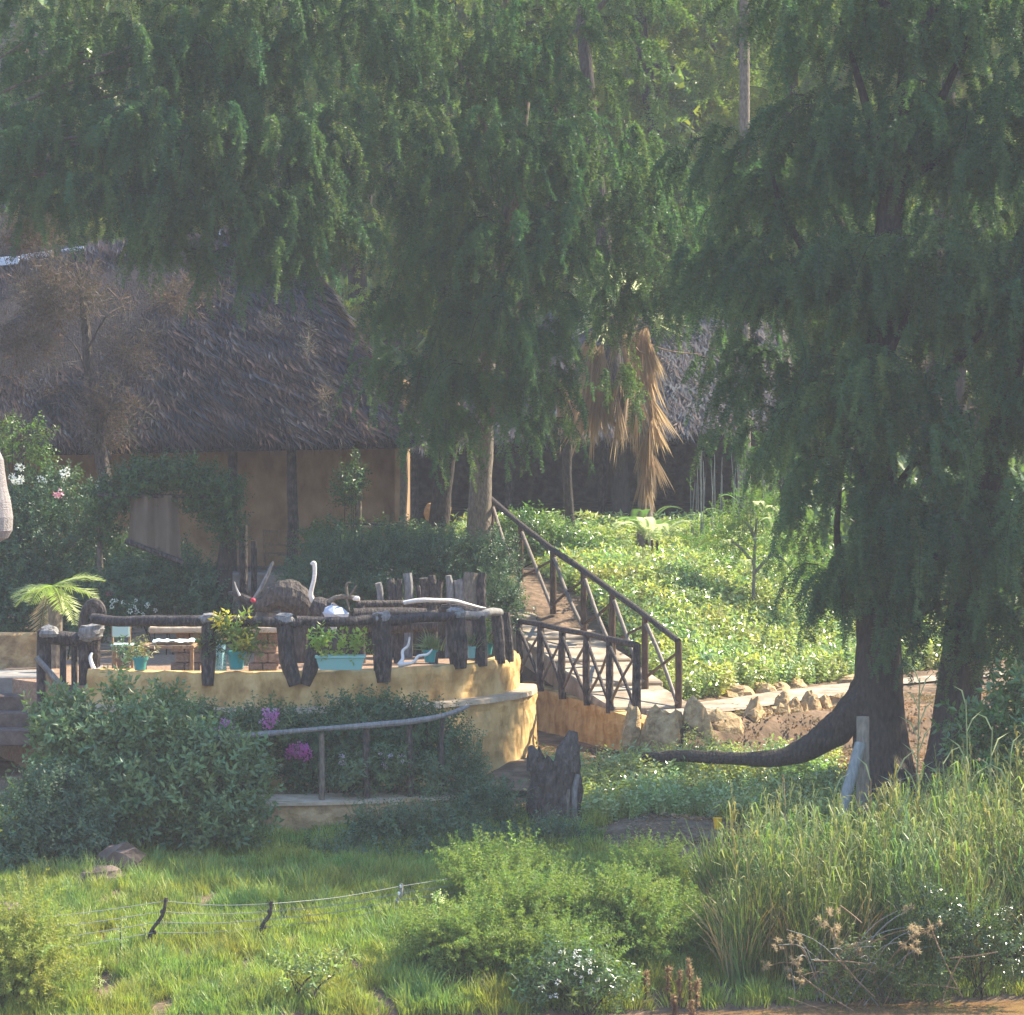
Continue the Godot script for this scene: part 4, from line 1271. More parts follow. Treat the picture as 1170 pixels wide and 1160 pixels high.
func roof_shell(corners: Array) -> ArrayMesh:                   # eaves fl, fr, br, bl, ridge l, ridge r
	var b := Buf.new()
	var lo := []
	for c in corners: lo.append(c + Vector3(0, -0.22, 0))
	for g in [[corners, false], [lo, true]]:
		var c: Array = g[0]
		var faces := [[c[0], c[1], c[5], c[4]], [c[2], c[3], c[4], c[5]], [c[1], c[2], c[5], c[5]], [c[3], c[0], c[4], c[4]]]
		for f in faces:
			if g[1]: f.reverse()
			if f[2] == f[3]: b.tri(f[0], f[1], f[2])
			elif f[0] == f[1]: b.tri(f[1], f[2], f[3])
			else: b.quad(f[0], f[1], f[2], f[3])
	for i in 4:
		var j := (i + 1) % 4
		b.quad(lo[i], lo[j], corners[j], corners[i])
	return b.mesh()

func build_huts() -> void:
	rng.seed = 505
	var t := thing("thatched_hut", "large hut with grey-brown palm thatch roof and ochre mud wall", "hut", Vector3(-4, 3.6, -58))
	var c := [P(-420, 516, 57.5), P(474, 497, 56.0), P(452, 497, 63.5), P(-380, 516, 65.0), P(-300, 318, 61.8), P(322, 262, 59.6)]
	var roof := put("roof", roof_shell(c), M.thatch_base, t)
	var base := Color(0.075, 0.06, 0.06)
	thatch(roof, [c[0], c[1], c[5], c[4]], 7500, base, 0.65)
	thatch(roof, [c[1], c[2], c[5], c[5]], 1800, base, 0.65)
	for k in roof.get_children(): k.position = Vector3.ZERO
	# corrugated ridge capping, bits of it bare
	for a in [[-80, 22, 307, 297], [24, 60, 296, 291], [62, 96, 292, 286], [247, 288, 268, 262]]:
		put("ridge_sheet", beam_mesh(P(a[0], a[2], 60.3), P(a[1], a[3], 60.2), 0.16, 0.05), M.sheet_metal, t)
	# mud wall and its return, front posts
	put("wall", block_mesh(Vector3(-5.6, 4.75, -59.3), Vector3(7.2, 2.5, 0.22), 0.0, 0.03), M.hut_wall, t)
	put("wall", block_mesh(P(456, 540, 59.0) + Vector3(0, 0.1, -1.5), Vector3(0.2, 3.2, 3.2), 0.0, 0.03), M.hut_wall, t)
	put("wall_ledge", block_mesh(P(418, 600, 59.0), Vector3(1.15, 0.08, 0.35), 0, 0.01), M.ledge, t)
	put("floor", block_mesh(Vector3(-5.5, 3.5, -59.5), Vector3(9.0, 0.35, 6.6), 0, 0.03), M.grey_concrete, t)
	for a in [[262, 57.0, 640, 0.1, "d"], [331, 56.8, 658, 0.1, "d"], [405, 57.0, 640, 0.055, "p"], [459, 56.8, 650, 0.075, "p"], [120, 57.2, 650, 0.09, "d"], [20, 57.4, 650, 0.09, "d"], [-80, 57.4, 650, 0.09, "d"]]:
		var foot := P(a[0] + R(-3, 3), a[2], a[1])
		foot.y = 3.55
		var head := Vector3(foot.x + R(-0.05, 0.05), 6.0, foot.z)
		put("post", log_mesh([foot, foot.lerp(head, 0.35) + Vector3(R(-0.04, 0.04), 0, 0), foot.lerp(head, 0.7) + Vector3(R(-0.04, 0.04), 0, 0), head], [a[3], a[3] * 0.95, a[3] * 0.85], 9, 0.1, 5), M.dark_wood if a[4] == "d" else M.bark_pale, t)
	for a in [[-80, 470, 503], [-80, 470, 512]]:
		put("eave_beam", pole(P(a[0], a[2] + 3, 57.0), P(a[1], a[2] - 6, 56.9), 0.06, 0.05, 7, 0.05), M.dark_wood, t)
	# dry vine crawling over the thatch
	t = thing("dry_vine", "dry brown leafless creeper hanging over the thatch by grey trunk", "vine", P(110, 540, 55.6))
	var tp := [P(122, 560, 55.5), P(112, 500, 55.5), P(103, 440, 55.6), P(98, 375, 55.8), P(93, 330, 56.0), P(86, 300, 56.2)]
	put("trunk", log_mesh(tp, [0.12, 0.11, 0.1, 0.08, 0.05, 0.02], 9, 0.14, 6), M.stump, t)
	for a in [[104, 440, 70, 380], [100, 400, 140, 350], [112, 490, 150, 460], [108, 470, 60, 440]]:
		put("branch", log_mesh([P(a[0], a[1], 55.6), P((a[0] + a[2]) * 0.5, (a[1] + a[3]) * 0.5 - 12, 55.5), P(a[2], a[3], 55.8)], [0.025, 0.018, 0.008], 6, 0.1, 5), M.stump, t)
	leaves_on(t, "twigs", px_lobes([[30, 270, 56.3, 0.7, 0.5, 0.4, 130], [70, 340, 56, 1.0, 0.7, 0.4, 190], [30, 400, 55.8, 0.7, 0.8, 0.4, 130], [120, 470, 55.5, 0.7, 0.7, 0.3, 120], [150, 400, 55.9, 0.7, 0.6, 0.3, 60], [200, 340, 56.4, 0.9, 0.3, 0.3, 60], [20, 500, 55.4, 0.6, 0.4, 0.3, 60]]), L.dry_twigs, M.dry, Color(0.13, 0.1, 0.08), 0.4, 0.9)
	leaves_on(t, "stalks", px_lobes([[355, 400, 56.6, 0.15, 0.5, 0.1, 9], [372, 455, 56.2, 0.12, 0.5, 0.1, 12], [330, 370, 57.2, 0.5, 0.2, 0.1, 10]]), L.dry_twigs, M.dry, Color(0.17, 0.14, 0.11), 0.4, 0.6)
	# the further hut: deep shade under grey thatch
	t = thing("thatched_hut", "further open hut with grey thatch and deep shade under it", "hut", Vector3(2, 3.8, -68))
	c = [P(455, 512, 65.5), P(905, 488, 65.5), P(905, 488, 73.0), P(455, 512, 73.0), P(520, 360, 69.3), P(885, 372, 69.3)]
	roof = put("roof", roof_shell(c), M.thatch_base, t)
	thatch(roof, [c[0], c[1], c[5], c[4]], 3600, Color(0.14, 0.125, 0.12), 0.35)
	thatch(roof, [c[1], c[2], c[5], c[5]], 600, Color(0.14, 0.125, 0.12), 0.35)
	for k in roof.get_children(): k.position = Vector3.ZERO
	put("back_wall", block_mesh(Vector3(1.9, 4.9, -72.4), Vector3(8.2, 2.6, 0.2), 0, 0.03), M.brown_step, t)  # back and side walls: dark brown picked to deepen the shade inside
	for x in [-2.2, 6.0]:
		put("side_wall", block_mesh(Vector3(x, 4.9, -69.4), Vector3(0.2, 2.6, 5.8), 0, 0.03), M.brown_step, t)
	for a in [475, 580, 690, 800, 890]:
		var foot := on_ground(a, 66.4)
		put("post", pole(foot, Vector3(foot.x, 5.9, foot.z), 0.09, 0.08, 8, 0.1, 0.05), M.dark_wood, t)
	# a pale boulder in that shade
	var rk := put("boulder", rock_mesh(Vector3(0.26, 0.2, 0.22), 77, 0.5), M.stone)
	rk.position = P(500, 584, 62.5)
	tagged(rk, "pale rounded boulder in the shade under the weeping acacia", "boulder")
	# canvas screen hung under the vine arch
	t = thing("canvas_screen", "tan canvas screen hung at a slant under the vine arch", "screen", P(180, 640, 50.3))
	var b := Buf.new()
	var cols := 14
	var top := []
	var low := []
	for i in cols + 1:
		var f := float(i) / cols
		top.append(P(lerpf(150, 203, f), 566, 50.3 + 0.06 * sin(f * 14.0)))
		low.append(P(lerpf(146, 207, f), lerpf(618, 641, f), 50.3 + 0.06 * sin(f * 14.0 + 0.3)))
	for i in cols: b.quad(low[i], low[i + 1], top[i + 1], top[i])
	put("cloth", b.mesh(), M.canvas, t)
	put("bottom_pole", pole(P(143, 618, 50.25), P(209, 643, 50.25), 0.045, 0.045, 7, 0.06), M.dark_wood, t)
	put("top_pole", pole(P(112, 566, 50.3), P(256, 568, 50.3), 0.03, 0.03, 7, 0.06), M.dark_wood, t)
	# vine-covered post and arch at the edge of the dining terrace
	t = thing("vine_arch", "leafy vine arch resting on a thick brown tree-trunk post", "arch", on_ground(258, 51.0))
	put("post", log_mesh([P(258, 735, 50.6), P(256, 660, 50.6), P(262, 600, 50.6), P(258, 545, 50.6)], [0.15, 0.13, 0.12, 0.1], 11, 0.12, 6), M.bark, t)
	put("post", log_mesh([P(114, 735, 51.2), P(116, 690, 51.2), P(113, 600, 51.2), P(116, 560, 51.2)], [0.055, 0.05, 0.04, 0.035], 8, 0.12, 6), M.bark_pale, t)
	put("crosspole", log_mesh([P(114, 585, 51.2), P(160, 545, 51.0), P(215, 545, 50.8), P(262, 570, 50.6)], [0.05, 0.05, 0.05], 8, 0.1, 5), M.dark_wood, t)
	leaves_on(t, "foliage", px_lobes([[135, 568, 50.6, 0.4, 0.2, 0.4, 220], [165, 548, 50.5, 0.45, 0.18, 0.4, 260], [205, 546, 50.4, 0.5, 0.2, 0.4, 280], [245, 566, 50.4, 0.4, 0.28, 0.4, 280], [262, 600, 50.4, 0.2, 0.35, 0.3, 120], [228, 580, 50.5, 0.25, 0.15, 0.3, 80], [115, 600, 51.2, 0.25, 0.4, 0.3, 160]]), L.sprig, M.leaf, Color(0.055, 0.12, 0.035), 0.3, 1.0)

# ---------------------------------------------------------------- terrace furniture
func pot_round(b: Buf, at: Vector3, r: float, h: float) -> void:
	lathe(b, at, [[0.001, 0], [r * 0.66, 0], [r * 0.7, 0.01], [r * 0.92, h * 0.82], [r * 1.06, h * 0.82], [r * 1.1, h], [r * 0.98, h], [r * 0.9, h * 0.84], [0.001, h * 0.8]], 24)

func potted(n: String, label: String, px: float, py: float, d: float, r: float, h: float, mat: Material, leaf: Mesh, color: Color, count: int, spread: Vector3, size: float, lift := 0.0, rim := true) -> Node3D:
	var at := P(px, py, d)
	var t := thing(n, label, "potted plant", at)
	var b := Buf.new()
	pot_round(b, at, r, h)
	var pot := put("pot", b.mesh(), mat, t)
	b = Buf.new()
	lathe(b, at, [[r * 0.9, h * 0.86], [0.001, h * 0.9]], 16)
	put("soil", b.mesh(), M.soil, pot).position = Vector3.ZERO
	var c := at + Vector3(0, h + lift + spread.y * 0.5, 0)
	for i in 5: put("stem", pole(at + Vector3(R(-0.04, 0.04), h * 0.8, R(-0.04, 0.04)), c + unit() * spread * 0.6, 0.008, 0.004, 5, 0.0, 0.02), M.bark, t)
	leaves_on(t, "foliage", [[c, spread, count]], leaf, M.leaf, color, 0.25, size, 1.0, 0.5)
	return t

func build_furniture() -> void:
	rng.seed = 606
	var t := potted("potted_plant", "yellow-green leafy plant in a teal flowerpot on the parapet", 270, 765, 42.42, 0.125, 0.24, M.teal, L.sprig_big, Color(0.16, 0.24, 0.05), 30, Vector3(0.2, 0.22, 0.16), 0.8, 0.02)
	leaves_on(t, "yellow_leaves", [[P(262, 718, 42.4), Vector3(0.09, 0.12, 0.08), 14], [P(276, 742, 42.35), Vector3(0.07, 0.08, 0.06), 9]], L.sprig_big, M.leaf, Color(0.5, 0.46, 0.05), 0.2, 0.6, 1.2, 0.5)
	leaves_on(t, "trailing_leaves", [[P(248, 735, 42.4), Vector3(0.16, 0.2, 0.1), 26], [P(293, 738, 42.4), Vector3(0.14, 0.12, 0.1), 18]], L.sprig_small, M.leaf, Color(0.07, 0.13, 0.05), 0.2, 1.0, 0.3, 0.5)
	potted("potted_plant", "thin dry plant in a teal flowerpot near the gate", 160, 766, 42.75, 0.1, 0.17, M.teal, L.sprig_long, Color(0.22, 0.22, 0.09), 10, Vector3(0.12, 0.06, 0.1), 0.6)
	potted("potted_plant", "grassy plant in small teal pot beside the white antler branch", 491, 757, 43.5, 0.095, 0.17, M.teal, L.grass, Color(0.22, 0.26, 0.1), 16, Vector3(0.12, 0.06, 0.1), 1.0)
	potted("potted_plant", "spindly plant in a grey-blue pot between the stump posts", 539, 752, 44.2, 0.07, 0.16, M.teal_pale, L.grass, Color(0.16, 0.2, 0.1), 10, Vector3(0.1, 0.05, 0.08), 0.9)
	potted("potted_plant", "leafy plant in dark teal pot at the end of the railing", 557, 748, 44.9, 0.08, 0.15, M.teal, L.sprig, Color(0.12, 0.2, 0.06), 22, Vector3(0.14, 0.16, 0.12), 0.8)
	potted("potted_plant", "dark rosette plant in a low clay pot behind the gate", 141, 764, 43.4, 0.11, 0.14, M.brown_step, L.sprig_long, Color(0.09, 0.17, 0.09), 14, Vector3(0.14, 0.06, 0.12), 0.7)
	# rectangular planter
	t = thing("planter_box", "long pale teal planter box with three bright leafy plants", "planter", P(389, 765, 42.45))
	var b := Buf.new()
	var o := P(389, 765, 42.45)
	var prof := [[0.27, 0.08, 0.0], [0.31, 0.105, 0.15], [0.325, 0.12, 0.155], [0.325, 0.12, 0.185], [0.3, 0.1, 0.185], [0.29, 0.09, 0.15]]
	for i in prof.size() - 1:
		var p: Array = prof[i]
		var q: Array = prof[i + 1]
		for k in 4:
			var s := [[-1, 1], [1, 1], [1, -1], [-1, -1]]
			var u: Array = s[k]
			var v: Array = s[(k + 1) % 4]
			b.quad(o + Vector3(u[0] * p[0], p[2], u[1] * p[1]), o + Vector3(v[0] * p[0], p[2], v[1] * p[1]), o + Vector3(v[0] * q[0], q[2], v[1] * q[1]), o + Vector3(u[0] * q[0], q[2], u[1] * q[1]))
	b.quad(o + Vector3(-0.29, 0.15, 0.09), o + Vector3(0.29, 0.15, 0.09), o + Vector3(0.29, 0.15, -0.09), o + Vector3(-0.29, 0.15, -0.09))
	put("box", b.mesh(), M.teal_pale, t)
	leaves_on(t, "foliage", [[P(366, 738, 42.4), Vector3(0.1, 0.12, 0.08), 22], [P(386, 742, 42.4), Vector3(0.06, 0.07, 0.06), 7], [P(410, 740, 42.4), Vector3(0.1, 0.1, 0.08), 18]], L.sprig_big, M.leaf, Color(0.26, 0.36, 0.05), 0.25, 0.55, 0.9, 0.5)
	# stone-topped brick table
	t = thing("stone_table", "long stone-slab table on brick piers behind the railing", "table", P(250, 770, 45.6))
	put("table_top", block_mesh(P(248, 718, 45.6), Vector3(1.85, 0.09, 0.8), 0.03, 0.02), M.ledge, t)
	for px in [214, 303]:
		var p := P(px, 720, 45.7)
		for r in 4:
			for k in 2:
				put("brick", block_mesh(Vector3(p.x - 0.1 + 0.2 * k + (0.05 if r % 2 else -0.02), 2.79 + 0.14 * r, p.z), Vector3(0.19, 0.13, 0.4), R(-0.02, 0.02), 0.012), M.brick, t)
	t = thing("side_table", "small wooden table with pale blue cloth behind the railing", "table", P(195, 765, 44.2))
	put("table_top", block_mesh(P(192, 738, 44.2), Vector3(0.75, 0.05, 0.5), 0.0, 0.01), M.tan_wood, t)
	for px in [165, 219]:
		for dd in [44.0, 44.4]:
			var p := P(px, 740, dd)
			put("leg", pole(Vector3(p.x, 2.7, p.z), p, 0.03, 0.03, 6, 0.0), M.tan_wood, t)
	t = thing("table_cloth", "crumpled pale blue cloth lying on the small wooden table", "cloth", P(198, 735, 44.2))
	b = Buf.new()
	for i in 14:
		for k in 6:
			var q := []
			for e in [[i, k], [i + 1, k], [i + 1, k + 1], [i, k + 1]]:
				var u := Vector3(lerpf(-0.26, 0.3, e[0] / 14.0), 0, lerpf(0.22, -0.22, e[1] / 6.0))
				u.y = 0.04 + 0.035 * noise.get_noise_2d(u.x * 500.0, u.z * 500.0)
				q.append(P(198, 735, 44.2) + u)
			b.quad(q[0], q[1], q[2], q[3])
	put("cloth", b.mesh(), M.cloth_blue, t)
	t = thing("printed_cloth", "teal and white printed cloth hanging by the flowerpot", "cloth", P(245, 766, 43.2))
	b = Buf.new()
	for i in 16:
		var f0 := i / 16.0
		var f1 := (i + 1) / 16.0
		var z := func(f: float) -> float: return 43.2 + 0.03 * sin(f * 22.0)
		b.quad(P(lerpf(231, 259, f0), 767, z.call(f0)), P(lerpf(231, 259, f1), 767, z.call(f1)), P(lerpf(231, 258, f1), 731, z.call(f1 * 0.9)), P(lerpf(231, 258, f0), 731, z.call(f0 * 0.9)))
	put("cloth", b.mesh(), M.cloth_print, t)
	put("hanging_pole", pole(P(226, 731, 43.22), P(264, 731, 43.22), 0.012, 0.012, 6, 0.0), M.tan_wood, t)
	t = thing("folded_napkin", "white folded napkin standing on the stone table", "napkin", P(241, 712, 45.5))
	b = Buf.new()
	var np := [P(233, 709, 45.4), P(246, 714, 45.4), P(247, 722, 45.4), P(239, 722, 45.4), P(243, 717, 45.55)]
	for i in 4: out_tri(b, np[i], np[(i + 1) % 4], np[4], np[4] + Vector3(0, 0, -1))
	b.quad(np[3], np[2], np[1], np[0])
	put("fold", b.mesh(), M.napkin, t)
	# wooden chair with pale green back
	t = thing("wooden_chair", "pale green wooden chair back showing above the log railing", "chair", P(138, 765, 46.2))
	var cp := P(138, 720, 46.2)
	for s in [-1, 1]:
		put("post", pole(Vector3(cp.x + s * 0.11, 2.72, cp.z), Vector3(cp.x + s * 0.125, cp.y + 0.13, cp.z - 0.05), 0.018, 0.016, 6, 0.0), M.tan_wood, t)
		put("leg", pole(Vector3(cp.x + s * 0.12, 2.72, cp.z - 0.36), Vector3(cp.x + s * 0.12, 3.05, cp.z - 0.36), 0.018, 0.018, 6, 0.0), M.tan_wood, t)
	put("backrest", block_mesh(cp + Vector3(0, -0.02, 0), Vector3(0.24, 0.16, 0.025), 0, 0.008), M.mint, t)
	put("seat", block_mesh(Vector3(cp.x, 3.06, cp.z - 0.18), Vector3(0.3, 0.03, 0.36), 0, 0.008), M.mint, t)
	# white antler-like branch and tusk on the parapet
	t = thing("driftwood_branch", "white bleached forked branch lying on the parapet", "branch", P(458, 762, 42.75))
	put("fork", log_mesh([P(468, 728, 42.8), P(466, 738, 42.8), P(460, 744, 42.8), P(460, 753, 42.75), P(456, 760, 42.7)], [0.012, 0.018, 0.02, 0.022, 0.034], 8, 0.1, 5), M.white_wood, t)
	put("fork", log_mesh([P(456, 760, 42.7), P(472, 757, 42.6), P(478, 750, 42.6), P(488, 748, 42.6), P(494, 742, 42.6)], [0.034, 0.022, 0.02, 0.017, 0.008], 8, 0.1, 5), M.white_wood, t)
	t = thing("tusk", "white curved tusk fixed on the gate post", "tusk", P(108, 768, 43.15))
	put("curve", log_mesh([P(105, 746, 43.15), P(103, 752, 43.12), P(106, 762, 43.1), P(110, 766, 43.1), P(117, 760, 43.1)], [0.015, 0.024, 0.03, 0.026, 0.006], 9, 0.0, 6), M.bone, t)
	# bird-like driftwood sculptures
	t = thing("driftwood_bird", "driftwood bird sculpture with white neck and pale blue-grey wing", "sculpture", P(380, 730, 47.0))
	put("body", log_mesh([P(356, 690, 47.0), P(368, 696, 47.0), P(382, 706, 47.0), P(396, 712, 47.0)], [0.1, 0.17, 0.17, 0.07], 12, 0.15, 6), M.dark_wood, t)
	put("neck", log_mesh([P(355, 645, 47.0), P(359, 644, 47.0), P(359, 660, 47.0), P(355, 680, 47.0), P(362, 690, 47.0), P(380, 692, 46.95)], [0.018, 0.032, 0.03, 0.035, 0.045, 0.05], 9, 0.06, 6), M.white_wood, t)
	b = Buf.new()
	var wing := [[366, 700], [370, 694], [380, 691], [391, 694], [399, 701], [397, 708], [386, 712], [384, 722], [379, 720], [371, 708]]
	for i in wing.size():
		var p: Array = wing[i]
		var q: Array = wing[(i + 1) % wing.size()]
		var mid := P(382, 702, 46.68)
		b.tri(mid, P(q[0], q[1], 46.86), P(p[0], p[1], 46.86))
		b.tri(P(382, 702, 46.9), P(p[0], p[1], 46.86), P(q[0], q[1], 46.86))
	put("wing", b.mesh(), M.plumage, t)
	for px in [376, 390]: put("leg", pole(Vector3(P(px, 700, 47).x, 2.7, -47.0), P(px, 708, 47.0), 0.025, 0.03, 7, 0.08), M.dark_wood, t)
	put("branch", log_mesh([P(372, 691, 46.95), P(384, 683, 46.95), P(396, 682, 46.95), P(408, 684, 46.95)], [0.05, 0.035, 0.03, 0.035], 8, 0.12, 5), M.bark_pale, t)
	for a in [[397, 684, 396, 668, 401, 666], [398, 684, 403, 676, 407, 669], [396, 684, 398, 692, 399, 698]]:
		put("branch", log_mesh([P(a[0], a[1], 46.95), P(a[2], a[3], 46.95), P(a[4], a[5], 46.95)], [0.022, 0.018, 0.008], 7, 0.05, 5), M.bark_pale, t)
	var hd := put("head", rock_mesh(Vector3(0.06, 0.035, 0.045), 5, 0.4), M.white_wood, t, true)
	hd.position = P(407, 684, 46.95) - t.position
	t = thing("driftwood_beast", "bulky dark driftwood sculpture like a crouching animal with horns", "sculpture", P(325, 730, 47.6))
	put("body", log_mesh([P(288, 692, 47.6), P(304, 690, 47.6), P(318, 682, 47.6), P(334, 684, 47.6), P(350, 694, 47.6), P(354, 708, 47.6)], [0.08, 0.14, 0.22, 0.26, 0.2, 0.12], 14, 0.2, 6), M.stump, t)
	put("neck", log_mesh([P(290, 690, 47.6), P(280, 684, 47.6), P(270, 679, 47.6), P(262, 677, 47.7)], [0.09, 0.06, 0.04, 0.025], 9, 0.15, 5), M.dark_wood, t)
	for a in [[312, 725, 312, 700, 0.09], [345, 725, 347, 700, 0.12], [330, 725, 328, 705, 0.1]]:
		var hi := P(a[2], a[3], 47.6)
		put("leg", pole(Vector3(P(a[0], 700, 47.6).x, 2.7, -47.6), hi, a[4] * 0.8, a[4], 9, 0.15), M.bark_pale if a[0] == 312 else M.stump, t)
	put("horn", log_mesh([P(289, 686, 47.6), P(298, 672, 47.6), P(306, 656, 47.6), P(312, 642, 47.6)], [0.03, 0.03, 0.025, 0.018], 8, 0.12, 5), M.grey_wood, t)
	put("horn", log_mesh([P(274, 681, 47.55), P(270, 672, 47.55), P(268, 665, 47.5)], [0.018, 0.012, 0.006], 6, 0.1, 4), M.white_wood, t)
	var eye := put("eye", rock_mesh(Vector3(0.035, 0.035, 0.03), 9, 0.3), M.red_plastic, t, true)
	eye.position = P(289, 686, 47.42) - t.position
	t = thing("driftwood_root", "twisted dark root piece standing between palm and log railing", "driftwood", P(106, 730, 45.6))
	put("root", log_mesh([P(94, 725, 45.6), P(95, 705, 45.6), P(101, 692, 45.6), P(110, 690, 45.6), P(117, 700, 45.6), P(112, 712, 45.55)], [0.06, 0.055, 0.06, 0.07, 0.06, 0.03], 9, 0.2, 5), M.dark_wood, t)
	put("root", log_mesh([P(104, 728, 45.6), P(106, 712, 45.6), P(108, 694, 45.6)], [0.07, 0.05, 0.06], 9, 0.2, 5), M.stump, t)
	# rear edge of the terrace: heavy log beams, a bleached rail, the palisade of cut logs
	t = thing("log_bench", "heavy dark log beams stacked behind the terrace sculptures", "bench", P(450, 730, 47.6))
	put("beam", log_mesh([P(404, 703, 47.3), P(450, 702, 47.4), P(500, 703, 47.5)], [0.1, 0.1, 0.09], 10, 0.12, 5), M.dark_wood, t)
	put("beam", log_mesh([P(404, 714, 47.2), P(450, 715, 47.3), P(500, 714, 47.4)], [0.1, 0.11, 0.1], 10, 0.12, 5), M.dark_wood, t)
	put("beam", log_mesh([P(408, 690, 47.6), P(450, 690, 47.8), P(508, 690, 48.0)], [0.05, 0.055, 0.05], 9, 0.12, 5), M.stump, t)
	for px in [412, 455, 495]: put("leg", pole(Vector3(P(px, 700, 47.3).x, 2.7, -47.45), P(px, 692, 47.5), 0.07, 0.06, 8, 0.1), M.dark_wood, t)
	t = thing("bleached_log", "thin bleached white log lying along the top of palisade", "log", P(500, 690, 47.7))
	put("wood", log_mesh([P(461, 689, 47.6), P(480, 686, 47.6), P(500, 686, 47.7), P(520, 687, 47.9), P(542, 693, 48.2), P(556, 696, 48.3)], [0.03, 0.034, 0.028, 0.03, 0.024, 0.018], 8, 0.12, 5), M.white_wood, t)
	t = thing("thick_log", "thick dark log end jutting over the rear railing", "log", P(545, 705, 47.6))
	put("wood", log_mesh([P(505, 696, 47.9), P(525, 698, 47.8), P(545, 702, 47.7), P(569, 703, 47.5)], [0.07, 0.1, 0.11, 0.09], 11, 0.14, 5), M.dark_wood, t)
	t = thing("log_palisade", "row of uneven weathered upright logs behind the terrace", "palisade", P(505, 735, 48.8))
	for a in [[432, 668, 0.06], [446, 662, 0.08], [455, 664, 0.05], [466, 655, 0.075], [478, 668, 0.04], [487, 662, 0.07], [496, 655, 0.07], [504, 665, 0.05], [512, 658, 0.06], [521, 663, 0.055], [528, 660, 0.05], [541, 652, 0.11], [552, 655, 0.08]]:
		var top := P(a[0] + R(-3, 3), a[1] + R(-2, 3), 48.8 + R(-0.1, 0.1))
		var foot := P(a[0], 705, 48.8)
		put("log", log_mesh([Vector3(foot.x, 2.6, foot.z), foot.lerp(top, 0.5) + Vector3(R(-0.04, 0.04), 0, 0), top], [a[2], a[2] * 0.95, a[2] * R(0.7, 1.05)], 9, 0.16, 5), [M.stump, M.grey_wood, M.bark_pale, M.dark_wood][rng.randi() % 4], t)
	# bamboo bench on the hut veranda
	t = thing("bamboo_bench", "cane bench with slatted back on the hut veranda", "bench", Vector3(-4.0, 3.68, -57.6))
	var bd := 57.6
	for px in [308, 318, 328, 338, 348, 358]:
		put("slat", pole(P(px, 622, bd), P(px, 607, bd), 0.012, 0.012, 5, 0.0), M.tan_wood, t)
	for a in [[300, 607, 362, 607], [300, 622, 362, 622], [306, 632, 362, 634]]:
		put("rail", pole(P(a[0], a[1], bd), P(a[2], a[3], bd), 0.022, 0.022, 6, 0.05), M.tan_wood, t)
	for px in [302, 360]:
		var top := P(px, 605, bd)
		put("leg", pole(Vector3(top.x, 3.66, top.z), top, 0.028, 0.025, 6, 0.05), M.tan_wood, t)
	put("seat", block_mesh(P(332, 633, bd) + Vector3(0, 0, 0.25), Vector3(0.95, 0.04, 0.5), 0, 0.01), M.tan_wood, t)
	for a in [[278, 54.5, 0.07, 600], [290, 54.2, 0.05, 618]]:
		var foot := on_ground(a[0], a[1])
		var w := put("garden_post", pole(foot, P(a[0], a[3], a[1]), a[2], a[2], 8, 0.1, 0.02), M.dark_wood)
		tagged(w, "thick dark post under the hut eave beside the vines" if a[0] == 278 else "thinner dark post in front of the cane bench", "post")
	# low pole fence in front of the hut wall
	t = thing("veranda_fence", "low thin-railed fence with stubby posts before the hut wall", "fence", P(430, 625, 55.5))
	for px in [389, 428, 459, 487]:
		var top := P(px, 600 if px != 459 else 596, 55.5)
		put("post", pole(Vector3(top.x, 3.4, top.z), top, 0.05 if px != 459 else 0.08, 0.05 if px != 459 else 0.08, 7, 0.1), M.bark_pale, t)
	put("rail", pole(P(380, 598, 55.5), P(520, 604, 55.5), 0.018, 0.015, 6, 0.05, 0.02), M.dark_wood, t)
	# the stump below the terrace
	t = thing("tree_stump", "tall rotten grey tree stump below the curved wall", "stump", P(632, 950, 41.2))
	put("trunk", stump_mesh(P(632, 960, 41.2), 0.29, 1.3), M.stump, t)
	put("snag", log_mesh([P(648, 880, 41.15), P(650, 858, 41.15), P(655, 836, 41.2)], [0.17, 0.13, 0.07], 12, 0.3, 7), M.stump, t)
	put("snag", log_mesh([P(612, 880, 41.15), P(610, 862, 41.15), P(606, 853, 41.2)], [0.1, 0.08, 0.03], 10, 0.3, 7), M.stump, t)
	put("bark_strip", log_mesh([P(646, 948, 40.95), P(647, 925, 40.93), P(650, 902, 40.95)], [0.045, 0.035, 0.02], 7, 0.2, 6), M.bark_pale, t)
	put("bark_strip", log_mesh([P(657, 950, 41.05), P(656, 910, 41.0), P(660, 885, 41.0)], [0.05, 0.04, 0.03], 7, 0.2, 6), M.grey_wood, t)
	# fence posts by the big tree
	t = thing("brace_post", "grey wooden fence post with slanted pale strut beside big tree", "fence post", G(985, 930))
	put("post", pole(P(986, 930, 41.0), P(986, 819, 41.0), 0.085, 0.08, 12, 0.05), M.grey_post, t)
	put("strut", pole(P(954, 955, 40.4), P(983, 850, 40.88), 0.075, 0.07, 10, 0.06), M.strut, t)
	for y in [[905, 885], [915, 897], [925, 908]]:
		put("wire", pole(P(990, y[0], 40.95), P(1048, y[1], 40.2), 0.006, 0.006, 5, 0.0), M.wire, t)
	put("stake", pole(P(1032, 935, 40.4), P(1028, 890, 40.4), 0.018, 0.015, 6, 0.1), M.grey_wood, t)
	# wire fence across the lawn
	t = thing("wire_fence", "four-strand wire fence on crooked stakes across the lawn", "fence", G(185, 1085))
	var stakes := [[-20, 1048, 1118], [186, 1026, 1088], [306, 1030, 1075], [455, 1010, 1052]]
	var tops := []
